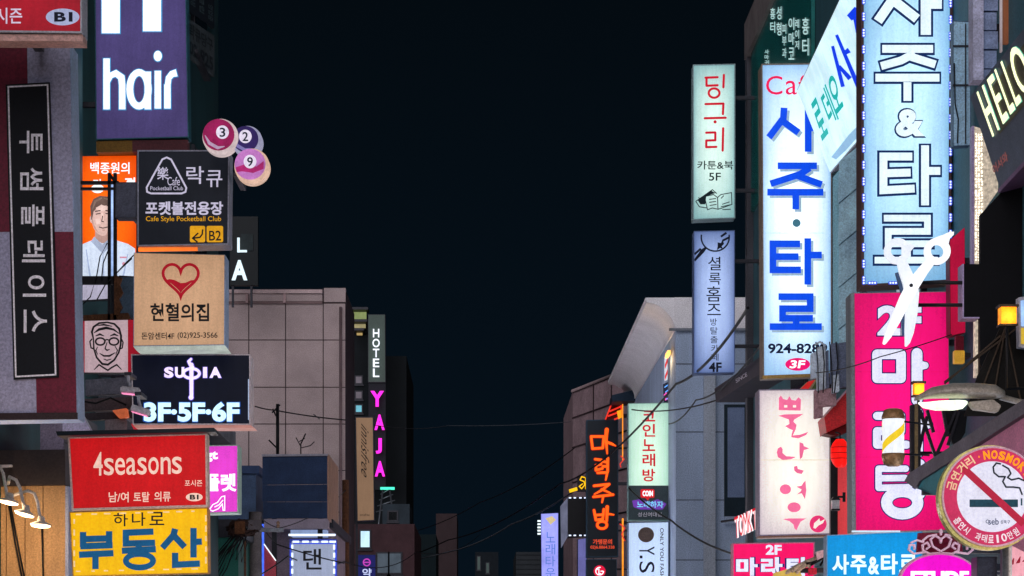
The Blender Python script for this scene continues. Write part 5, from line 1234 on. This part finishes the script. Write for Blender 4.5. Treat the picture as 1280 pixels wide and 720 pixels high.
t = sign('equipment_box', 'small dark grey metal box between the pink oval and the no smoking disc', 16.8, [(1221, 696), (1246, 696), (1246, 760), (1221, 760)], paint('box_charcoal', (62, 62, 72), .6, .3, 8), FRAME_DARK, .2, .8, XR, cat='equipment box')
# cream fox restaurant sign
t = sign('restaurant_sign', 'cream upright sign with pink brush lettering and a round pink emblem at its foot', 27.0, [(948, 487), (1040, 486), (1040, 668), (948.5, 670)], lit('cream', (250, 246, 232), 1.08, .08, 1.5, tubes=.2, hue=(196, 176, 190)), paint('rim_lilac', (150, 140, 160), .45, .2, 5), .34, 1.4, XR)
pi = ink('brush_pink', (238, 108, 152), .98)
bo = [[(103, 62), (112, 52), (122, 68), (140, 72), (150, 55), (160, 72), (178, 75), (190, 60), (202, 70), (200, 120), (102, 118)],
      [(100, 143), (128, 137), (212, 135), (195, 147), (172, 160), (168, 170), (182, 184), (178, 205), (170, 222), (165, 232), (200, 228), (235, 215), (225, 230), (190, 245), (158, 240), (160, 225), (165, 208), (150, 202), (130, 190), (150, 180), (148, 160)],
      [(98, 290), (112, 282), (120, 295), (118, 310), (135, 325), (180, 328), (160, 338), (120, 342), (98, 330), (93, 308)], [(195, 262), (212, 268), (215, 280), (240, 290), (215, 298), (208, 330), (197, 340), (195, 310)],
      [(170, 372), (185, 368), (188, 382), (215, 390), (205, 405), (185, 402), (172, 390)], [(222, 435), (226, 480), (220, 520), (210, 500), (205, 492), (182, 498), (200, 484), (205, 475), (180, 462), (205, 458), (212, 445)],
      [(120, 608), (150, 605), (225, 605), (200, 620), (190, 640), (182, 658), (172, 650), (168, 632), (150, 617)]]
bo = [[(945 + x / 3.6, 480 + y / 3.6) for x, y in p] for p in bo]
t.part('lettering', pi, bo, ell(945 + 132 / 3.6, 480 + 474 / 3.6, 7, 6.2, 24), ell(945 + 171 / 3.6, 480 + 555 / 3.6, 8.2, 6.2, 24), y=-.008)
t.part('lettering_gap', lit('cream_gap', (250, 240, 228), .95, .05, sample=False), rect(980, 506.5, 984, 509.5) + rect(991, 506.5, 995, 509.5), y=-.012)
e = t.part('emblem', ink('emblem_pink', (228, 52, 112), .95), ell(945 + 279 / 3.6, 480 + 630 / 3.6, 10.6, 10.6, 32), y=-.008)
t.part('emblem_mark', MATS['cream_gap'], [[(1016.5, 660), (1017.5, 654), (1022, 650), (1024, 648), (1025, 652), (1031, 649), (1028.5, 654), (1023, 657), (1019, 661)]], y=-.012, parent=e)
t.part('base_rim', paint('rim_brown', (150, 110, 90), .5), [[(948.5, 670), (1040, 668), (1040, 670.5), (948.5, 672.5)]], y=0, d=.25)
t.part('seam', lit('seam_cream', (226, 214, 190), .95, .1, sample=False), rect(951, 574.5, 1038, 575.5), y=-.0055)
# small pink sign, bottom
t = sign('hotpot_sign', 'small wide hot pink sign with white 2F lettering at the bottom edge', 26.0, [(915.5, 679), (1018, 677.5), (1018, 760), (915.5, 760)], lit('pink_small', (234, 12, 96), 1.0, .1, 1.6), paint('rim_pink', (200, 120, 150), .45), .2, 1.4, XR)
t.part('letter_outline', no_, text('마라탕', (919, 696, 1011, 720.5), .05), y=-.006)
t.part('lettering', lv, text('2F', (957, 681, 977, 693.5), .04), text('마', (920, 697, 947, 720), .045), text('라', (951, 696.5, 978, 720), .045), text('탕', (983, 696.5, 1010, 724), .04), y=-.010)
# tangle in front of it
t = Thing('cable_bundle', 'ragged bundle of pale cloth and cables at the right end of the small pink sign', 'cables', 1012, 722, 24.6)
rt = random.Random(11); pths = []
for k in range(12):
    x = 985 + k * 3.6; y = 712 - k * 1.2
    pths.append([(t.pt(x + rt.uniform(-8, 4), y + rt.uniform(0, 8))[0], rt.uniform(-.06, .06), t.pt(x, y + rt.uniform(2, 8))[1]), (t.pt(x + 9, y)[0], rt.uniform(-.06, .06), t.pt(x, y - rt.uniform(0, 5))[1]), (t.pt(x + 22, y)[0], rt.uniform(-.06, .06), t.pt(x, y - 6 - rt.uniform(0, 5))[1])])
t.tube('cloth_roll', paint('cloth_beige', (178, 158, 140), .9, .4, 14, .4), *pths[:7], r=.022)
t.tube('cable', BLACK, *pths[7:], r=.012)
t.part('scrap', lit('scrap_y', (220, 186, 90), .6, .3, 9), [[(968, 716), (986, 711), (1000, 713), (1004, 722), (966, 724)]], y=.03, d=.05)
t.part('scrap', paint('scrap_red2', (200, 36, 60), .7), [[(1010, 711), (1020, 710), (1020, 718), (1010, 719)]], y=-.05, d=.05)
t.part('scrap', paint('scrap_pinkwhite', (220, 180, 190), .8), [[(1019, 690), (1030, 687), (1031, 698), (1021, 702)]], y=-.05, d=.05)
t.box('wall_arm', FRAME_DARK, (-.1, t.loc((XR, 24.6, 0)).x, .05, .1, .05, .1))
# red neon slanted letters
t = Thing('neon_letters', 'slanting white edged red neon letters below the grey window', 'sign', 934, 672, 30.0, yaw=-72)
TQ = lambda i: [(920 + i * 5.6, 647 - i * 2.6), (925 + i * 5.6, 644.5 - i * 2.6), (926 + i * 5.6, 671 - i * 2.6), (921 + i * 5.6, 673.5 - i * 2.6)]
for i, ch in enumerate('TOMKT'):
    t.part('letter_edge', ink('neon_white', (255, 236, 240), 1.2), text(ch, TQ(i), .045), y=-.02, d=.012)
    t.part('letter', lit('neon_red', (206, 20, 40), 1.0, .1, 5), text(ch, TQ(i), .0), y=-.026)
t.tube('rail', FRAME_DARK, [(-.9, .05, .25), (1.4, .05, .25)], r=.015)
# clothes, red porch, lantern
t = Thing('cable_boxes', 'stack of grey junction boxes and hanging cables right of the blue fortune sign', 'equipment', 1040, 490, 25.6)
gy1 = paint('gear_grey', (206, 218, 240), .6, .4, 10); gy2 = paint('gear_dark', (116, 126, 152), .6, .4, 10); gy3 = paint('gear_brown', (178, 140, 146), .8, .4, 10, .4)
for (a, b, c, e, m, yy) in ((1022, 434, 1032, 486, gy1, .0), (1033, 438, 1037, 484, gy2, .05), (1038, 430, 1047, 478, gy2, -.02), (1049, 428, 1062, 482, gy2, .05), (1016, 440, 1023, 470, gy1, .1), (1024, 486, 1046, 506, gy3, .05), (1020, 486, 1030, 520, gy3, .1), (1040, 470, 1048, 490, gy1, -.05)):
    t.part('junction_box', m, [[(a, b), (c, b - 2), (c + .5, e), (a, e + 2)]], y=yy, d=.10, bevel=.006)
t.tube('cable', BLACK, *[[(t.pt(x, 428)[0], -.05, t.pt(x, 428)[1]), (t.pt(x + 2, 455)[0], -.08, t.pt(x, 455)[1]), (t.pt(x + d_, 488)[0], -.05, t.pt(x, 492)[1])] for x, d_ in ((1019, 3), (1027, 1), (1036, 4), (1044, -2))], r=.006)
t.tube('cable', gy1, [(t.pt(1018, 432)[0], -.05, t.pt(0, 432)[1]), (t.pt(1024, 428)[0], -.05, t.pt(0, 428)[1]), (t.pt(1031, 433)[0], -.05, t.pt(0, 433)[1])], r=.012)
t.box('wall_arm', FRAME_DARK, (0, t.loc((XR, 25.6, 0)).x, .12, .18, .25, .31))
t = Thing('red_porch', 'red lacquered porch roof and wall strip beside the cream restaurant sign', 'porch', 1048, 668, 26.0)
RL = paint('red_lacquer', (220, 50, 54), .4, .25, 4); RW_ = lit('red_wall', (226, 70, 76), .75, .12, 2)
t.part('roof', RL, [[(1027, 524), (1064, 482), (1066, 526), (1030, 543)]], y=-.2, d=.5)
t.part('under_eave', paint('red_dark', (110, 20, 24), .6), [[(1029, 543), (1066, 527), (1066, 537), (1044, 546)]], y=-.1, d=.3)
t.part('wall', RW_, rect(1050, 550, 1066, 669), y=.25, d=.1)
t.part('post', BLACK, rect(1040, 546, 1049, 669), y=.1, d=.1)
t.box('wall_arm', FRAME_DARK, (.1, t.loc((XR, 26, 0)).x, .3, .4, .6, .7))
t = Thing('paper_lantern', 'glowing red paper lantern under the red porch roof', 'lantern', 1050, 584, 25.4)
bm = bmesh.new(); k = 25.4 / F; H_ = t.pt(0, 549)[1]
add_lathe(bm, [(5 * k, 0), (9 * k, .04 * 1), (11.5 * k, H_ * .3), (11.8 * k, H_ * .5), (11.5 * k, H_ * .7), (9 * k, H_ - .04), (5 * k, H_)], 24)
t.fin('body', bm, lit('lantern_red', (244, 24, 20), 1.1, .3, 6), smooth=True)
t.tube('rib', lit('rib_red', (170, 10, 16), .6, 0), *[[(math.cos(a) * 11.9 * k, math.sin(a) * 11.9 * k, z) for a in [2 * math.pi * i / 20 for i in range(21)]] for z in (H_ * .3, H_ * .5, H_ * .7)], r=.004)
t.tube('hook', BLACK, [(0, 0, H_), (0, 0, H_ + .06), (0, .3, H_ + .1)], r=.008)
t = Thing('carriage_lamp', 'small unlit glass carriage lamp on the black post under the red lantern', 'lamp', 1044, 637, 25.6)
t.part('glass', paint('lamp_glass_pale', (190, 190, 196), .2, .2, 8), rect(1040, 625, 1049.5, 636), y=0, d=.08)
t.part('cap', BLACK, [[(1039, 625), (1042, 621), (1048, 621), (1050.5, 625)]], rect(1039.5, 636, 1050, 638), y=-.01, d=.1)
t.part('arm', BLACK, rect(1048, 619.5, 1056, 622), rect(1054, 615, 1057.5, 627), y=.03, d=.03)
t = Thing('striped_sign', 'red and green striped corner of a board between the white fortune sign and cream sign', 'sign', 1025, 490, 27.8)
t.part('board', paint('board_beige', (180, 160, 120), .6), [[(1008, 478), (1036, 470), (1036, 488), (998, 488)]], y=0, d=.1)
t.part('stripe', lit('stripe_red', (214, 40, 40), .7, .1), [[(1000, 487), (1010, 477), (1019, 474.5), (1010, 487)]], y=-.004)
t.part('stripe', paint('stripe_green', (90, 110, 60), .7), [[(1014, 487), (1022, 474), (1027, 473), (1024, 487)]], y=-.004)
t.box('wall_arm', FRAME_DARK, (.1, t.loc((XR, 27.8, 0)).x, .1, .16, .05, .11))
# dark street awning of the tall building
t = Thing('street_awning', 'dark grey awning fascia jutting from the tall building over the grey wall', 'awning', 893, 503, 41.3, yaw=-90)
t.part('fascia', paint('awning_grey', (72, 66, 74), .6, .25, 3), [[(893, 486), (953, 444), (955, 464), (895, 503)]], y=0, d=.5)
t.part('lettering', LG_, text('SINCE', [(920, 474), (934, 465), (935, 470), (921, 479)], .02), y=-.01)
t.box('wall_arm', FRAME_DARK, (1, 1.1, .4, .52, .05, .1))
# orange neon black sign
t = sign('kitchen_bar_sign', 'black upright sign with flame orange neon brush letters', 66.0, [(733, 525), (773, 524), (773, 696), (733, 697)], paint('sign_black_blue', (16, 28, 38), .4, .3, 1), paint('rim_blueblack', (40, 70, 90), .4, .2, 2), .45, 1.0, 4.05)
MK = [[(258, 150), (264, 200), (306, 197), (310, 150), (258, 150)], [(322, 122, 16), (319, 160, 13), (324, 220, 6)], [(320, 172), (342, 180), (358, 188, 5)],
      [(275, 243), (300, 246), (298, 264), (278, 268), (278, 288), (304, 281)], [(326, 238, 12), (326, 292)], [(306, 252), (326, 256)], [(306, 272), (326, 272)], [(285, 299), (324, 297), (318, 328, 6)],
      [(270, 352), (332, 345), (304, 368), (272, 386, 6)], [(302, 366), (338, 382, 6)], [(268, 397), (348, 388)], [(308, 393), (303, 420, 6)],
      [(270, 452), (278, 492), (306, 488), (310, 448)], [(274, 472), (306, 470)], [(324, 438, 14), (322, 494)], [(322, 466), (350, 470, 6)], ('o', 303, 512, 20, 15)]
MK = [([(p[0], p[1]) + ((p[2] / 3.275,) if len(p) > 2 else ()) for p in it] if it[0] != 'o' else it) for it in MK]
fo = lit('flame_orange', (255, 96, 22), 1.35, .12, 4)
t.part('letter_edge', ink('flame_edge', (176, 30, 8), .9), strokes(MK, 3.4, True, grow=.55, ox=660, oy=500, sx=3.275, sy=3.275), y=-.02)
t.part('letter', fo, strokes(MK, 3.0, True, ox=660, oy=500, sx=3.275, sy=3.275), y=-.05)
t.part('lettering', ink('small_orange', (230, 80, 50), .9), text('가맹문의', (741, 674, 765, 680.5), .03), text('02)6.8864.338', (738, 682, 768, 687), .02), y=-.02)
# logo sign below
t = sign('electronics_sign', 'dark box sign with a round red and white emblem below the orange neon sign', 66.0, [(733, 699), (771, 699), (771, 760), (733, 760)], paint('sign_black_blue', (16, 28, 38)), MATS['rim_blueblack'], .45, .8, 4.05)
e = t.part('emblem', ink('logo_red', (214, 20, 60), 1), ell(749.5, 714, 7.5, 7.5, 28), y=-.02)
t.part('emblem_mark', W_, ring(749.5, 714, 4.8, 4.8, 1.2, 20, math.radians(0), math.radians(285)), strokes([[(748.5, 710.5), (748.5, 717), (751.5, 717)], [(750.5, 714), (754, 714)]], 1.2), ell(746.3, 711.5, 1, 1, 8), y=-.03, parent=e)
# coin karaoke sign
t = sign('karaoke_sign', 'pale mint upright sign with thin red letters over a dark lower panel', 52.0, [(785, 504), (836.5, 503), (836.5, 651), (785, 651)], lit('mint', (210, 242, 220), 1.1, .08, 1, tubes=.22, hue=(140, 190, 176)), paint('rim_mint', (120, 150, 150), .4, .2, 3), .4, .8, 4.05)
lo2 = t.part('lower_panel', paint('panel_slate', (70, 86, 90), .5, .25, 3), rect(785.8, 607, 835.7, 650), y=-.02, d=.012)
for ch, y0, y1 in (('코', 513, 527), ('인', 530, 546), ('노', 549, 564), ('래', 567, 583), ('방', 586, 602)):
    t.part('lettering', rd, text(ch, (803, y0, 819, y1), .02), y=-.02)
o = t.part('coin_badge', ink('coin_red', (206, 30, 40), 1), rrect(800.5, 611.5, 818, 622.5, 2), [[(806, 622), (812, 622), (810, 626)]], y=-.03, parent=lo2)
t.part('lettering', W_, text('COIN', (803, 613.5, 816, 620.5), .05), y=-.04, parent=lo2)
t.part('badge', ink('badge_violet', (112, 60, 170), .9), [[(790, 626), (800, 624), (812, 628), (822, 624), (833, 630), (828, 637), (800, 637), (792, 634)]], y=-.03, parent=lo2)
t.part('lettering', ink('badge_cyan', (120, 210, 240), 1), text('노래하자', (796, 626.5, 829, 635), .02), y=-.04, parent=lo2)
t.part('lettering', LG_, text('성신여대점', (797, 640.5, 827, 646), .01), y=-.03, parent=lo2)
# fashion sign below
t = sign('fashion_sign', 'pale blue upright sign with a brown disc and sideways thin letters', 51.6, [(785, 653), (836, 652), (836, 770), (785, 770)], lit('ice_blue', (198, 220, 250), 1.0, .06, 1, tubes=.15), paint('rim_ice', (120, 140, 170), .4, .2, 3), .4, 1.0, 4.05)
t.part('dot', paint('dot_brown', (110, 92, 84), .5, .3, 9), ell(807.5, 668.5, 10, 9.5, 32), y=-.02)
t.part('lettering', nk, text('Y', (799, 683, 818, 694), .0, 90), rect(799.5, 694.5, 803, 698), text('S', (799, 702, 818, 716), .0, 90), text('T', (799, 720, 818, 734), .0, 90), y=-.02)
t.part('lettering', nk, text('ONLY YOU FASHION', (825, 660, 829.5, 738), .01, 90), y=-.02)
# neon stripes under the eave
t = Thing('barber_pole', 'tall red and white striped pole light under the white eave', 'barber pole', 834, 476, 52.2)
t.part('tube', lit('pole_cool', (220, 226, 240), .9, .1, 3), [[(831, 446), (836.5, 441), (836.5, 473), (831, 476)]], y=0, d=.12)
t.part('stripe', lit('pole_red', (220, 40, 40), .9, .1, 3), [[(831, 456), (836.5, 441), (836.5, 448), (831, 462)]], [[(831, 470), (836.5, 456), (836.5, 462), (831, 476)]], y=-.01)
t.part('side_glow', lit('pole_amber', (240, 176, 40), .9, .2, 3), [[(837, 436), (839.5, 434), (839.5, 452), (837, 456)]], y=.02, d=.1)
t.box('wall_arm', FRAME_DARK, (.0, .3, .12, .2, .1, .2))
t = Thing('neon_cluster', 'small cluster of blue pink neon squiggles below the striped pole', 'sign', 834, 504, 52.1)
t.part('board', paint('neon_board', (40, 48, 80), .5), [[(829, 480), (838, 476), (838, 502), (830, 504)]], y=.02, d=.06)
t.part('neon', ink('neon_blue', (100, 170, 255), 1.4), strokes([[(831, 484), (835, 481), (837, 486), (832, 490)], [(834, 492), (837, 496), (833, 499)]], 1.1, True), y=0, d=.02)
t.part('neon', ink('neon_pink2', (255, 90, 190), 1.3), strokes([[(830, 494), (833, 491), (832, 500)], [(835, 499), (837, 502)]], 1.1, True), y=0, d=.02)
t.box('wall_arm', FRAME_DARK, (.0, .3, .05, .12, .2, .28))
# red tilted neon roof sign
t = Thing('roof_neon', 'tilted red neon frame sign above the black orange lettered sign', 'sign', 770, 526, 64.0)
t.part('frame', lit('neon_scarlet', (236, 50, 34), 1.1, .15, 4), strokes([[(757, 524), (764, 506), (776, 503), (778, 520), (768, 524)], [(760, 520), (776, 514)], [(762, 514), (776, 508)]], 1.7), y=0, d=.1)
t.part('backing', paint('neon_back', (70, 24, 26), .6), [[(757, 525), (764, 505), (777, 502), (778, 522)]], y=.12, d=.05)
t.part('accent', lit('neon_amber2', (250, 160, 30), 1.1, .1), [[(771, 514), (777, 512), (777, 522), (773, 524)]], y=-.02, d=.05)
t.box('wall_arm', FRAME_DARK, (.1, .9, .17, .25, .1, .2))
t = Thing('dark_canopy', 'dark blue flat canopy roof between the brown building and the mint sign', 'canopy', 790, 500, 63)
t.part('slab', paint('canopy_blue', (24, 44, 62), .6, .3, 2), [[(765, 494), (805, 484), (805, 500), (765, 502)]], y=0, d=1.2)
# small neon string and signs farther along
t = Thing('amber_neon', 'thin vertical string of amber and red neon between the black and mint signs', 'sign', 779, 720, 60.0)
am = lit('amber_str', (255, 150, 40), 1.2, .5, 6)
t.part('tube', am, rect(777.8, 505, 779, 575) + rect(777.5, 648, 779.5, 720), y=0, d=.05)
t.part('squiggle', lit('amber_red', (220, 60, 50), 1.0, .3), strokes([[(776, 570), (780, 574), (775, 580), (776, 584)], [(775, 655), (781, 660), (777, 668), (781, 676)]], 1.4, True), y=-.02, d=.03)
t.box('wall_arm', FRAME_DARK, (0, .6, .05, .1, .9, 1.0))
t = sign('neon_box', 'small yellow neon coil sign left of the black orange lettered sign', 72.0, [(722, 596), (734, 594), (734, 614), (722, 614)], paint('coil_back', (30, 30, 40), .5), FRAME_DARK, .3, .5, None)
yn = lit('neon_yellow', (255, 196, 20), 1.2, .1, 4)
t.part('coil', yn, strokes([[(731, 597), (727, 596), (725, 600), (730, 602), (731, 606), (727, 611), (724, 608), (728, 605)], [(732, 598), (732, 611)]], 1.3, True), y=-.05, d=.03)
t.part('pointer', yn, [[(711, 612), (721, 609), (722, 613), (712, 616)]], y=-.05, d=.05)
t.box('wall_arm', FRAME_DARK, (.1, 1.6, .3, .4, .2, .3))
t = Thing('led_box', 'black box sign edged by small blue-white lights and a pale side panel', 'sign', 717, 672, 70.0)
t.part('cabinet', paint('led_black', (14, 14, 20), .4), [[(710, 622), (734, 621), (734, 670), (710, 671)]], y=0, d=.8)
t.part('side_panel', lit('led_side', (120, 124, 150), .6, .4, 3), [[(701, 632), (709.5, 622), (709.5, 671), (702, 684)]], y=.01, d=.5)
t.part('led_strip', dots, *[rect(x, y, x + 3, y + 1.6) for x in (711, 717, 724, 730) for y in (621.5, 668.5)], y=-.02, d=.01)
t.box('wall_arm', FRAME_DARK, (.1, 1.7, .3, .4, .4, .5))
t = sign('digital_banner', 'tall glowing violet and sky blue banner down the street', 80.0, [(676, 642), (698, 641), (698, 760), (677, 760)], lit('banner_violet', (156, 160, 250), 1.1, .35, .9), paint('rim_violet', (80, 90, 160), .4), .4, .5, None)
t.part('lettering', ink('banner_ltr', (96, 130, 210), .9), *column('노래타운', 688, 664, 724, 12, .0), y=-.02)
t.part('patch', ink('patch_y', (220, 200, 150), .9), [[(682, 648), (690, 645), (695, 650), (688, 656)]], y=-.02)
t.part('led_strip', ink('side_white', (230, 250, 255), 1.4), *[rect(672, 650 + 4 * k, 676, 652 + 4 * k) for k in range(5)], y=.1, d=.05)
t.box('post', FRAME_DARK, (-.1, .1, .4, .6, -3.5, 3))
t = sign('shop_column', 'pale lilac lit strip shop front edge left of the dark signs', 68.0, [(722, 674), (734, 672), (734, 770), (722, 770)], lit('lilac_strip', (120, 120, 190), .6, .3, 2), FRAME_DARK, .4, .5, None, cat='shop front')
t.box('post', FRAME_DARK, (-.1, .1, .4, .5, -2.6, 1.6))
# wires
def wire(name, label, pts, r=.012, mat=None):
    """pts: (px, py, Y); sags between"""
    P = [P3(*p) for p in pts]
    t = wthing(name, label, 'wire', P[0].x, P[0].y, P[0].z)
    path = []
    for a, b in zip(P, P[1:]):
        n = 14; L = (b - a).length
        for i in range(n):
            k = i / n
            q = a.lerp(b, k); q.z -= 4 * L * .012 * k * (1 - k); path.append(q)
    path.append(P[-1])
    t.tube('cable', mat or BLACK, path, r=r, world=True, n=6)
wire('overhead_wire', 'thick black wire from the blue fortune sign down past the lilac sign', [(935, 385, 30), (845, 480, 44), (700, 605, 70), (560, 675, 90), (440, 716, 100)], .022)
wire('overhead_wire', 'second black wire running beside the thick one over the grey wall', [(952, 430, 31), (870, 500, 44), (836, 530, 52)], .014)
wire('overhead_wire', 'dark wire across the mint sign to the dark grey awning', [(905, 497, 41), (790, 512, 50)], .014)
wire('overhead_wire', 'dark wire from the mint sign down across the lower grey wall', [(786, 610, 50), (838, 650, 46), (915, 692, 40)], .018)
wire('overhead_wire', 'pale sagging wire across the dark middle of the street', [(735, 600, 72), (640, 655, 84), (560, 690, 95), (470, 706, 100)], .025, paint('wire_grey', (92, 96, 104), .6))
wire('overhead_wire', 'thin faint wire high across the dark middle of the street', [(718, 560, 80), (600, 628, 95), (500, 668, 110)], .018)
wire('overhead_wire', 'long thin wire strung level across the whole street', [(392, 518, 58), (440, 525, 75), (560, 532, 90), (716, 527, 92)], .012, paint('wire_dim', (70, 74, 80), .7))
wire('overhead_wire', 'dark wire crossing the tiled wall beside the floor sign', [(319, 508, 57), (345, 513, 56), (432, 525, 57)], .016)
wire('overhead_wire', 'thin wire crossing the pink hotpot sign', [(1020, 466, 23.5), (1100, 446, 21.4), (1190, 418, 21.0)], .005)
wire('overhead_wire', 'low cable from the concrete pole to the lit one syllable sign', [(322, 650, 42), (345, 680, 43), (430, 704, 44)], .012)
wire('overhead_wire', 'low cable sweeping up from the bottom left past the lit one syllable sign', [(322, 720, 42), (360, 695, 43.5), (430, 702, 55), (520, 690, 80), (600, 668, 110)], .012)
wire('overhead_wire', 'slack cable between the concrete pole and the brown thin pole', [(320, 642, 42), (350, 660, 46), (433, 612, 57)], .010)
# rooftop antenna in front of the tiled wall
t = Thing('antenna', 'thin twiggy antenna mast in front of the beige tiled wall', 'antenna', 347, 568, 50.6)
def lt(*a): return [(t.pt(x, y)[0], 0, t.pt(x, y)[1]) for x, y in a]
t.tube('mast', BLACK, lt((347, 568), (347, 505)), r=.035)
t.tube('rod', BLACK, lt((340, 516), (350, 506)), lt((341, 511), (345, 520)), lt((336, 550), (346, 560)), r=.016)
t = Thing('antenna', 'bare branching antenna on the dark blue board', 'antenna', 376, 568, 50.6)
t.tube('mast', BLACK, lt((376, 568), (376, 555), (382, 542)), r=.014)
t.tube('rod', BLACK, lt((376, 558), (370, 547)), lt((376, 560), (388, 557), (393, 552)), lt((374, 552), (381, 548)), r=.010)
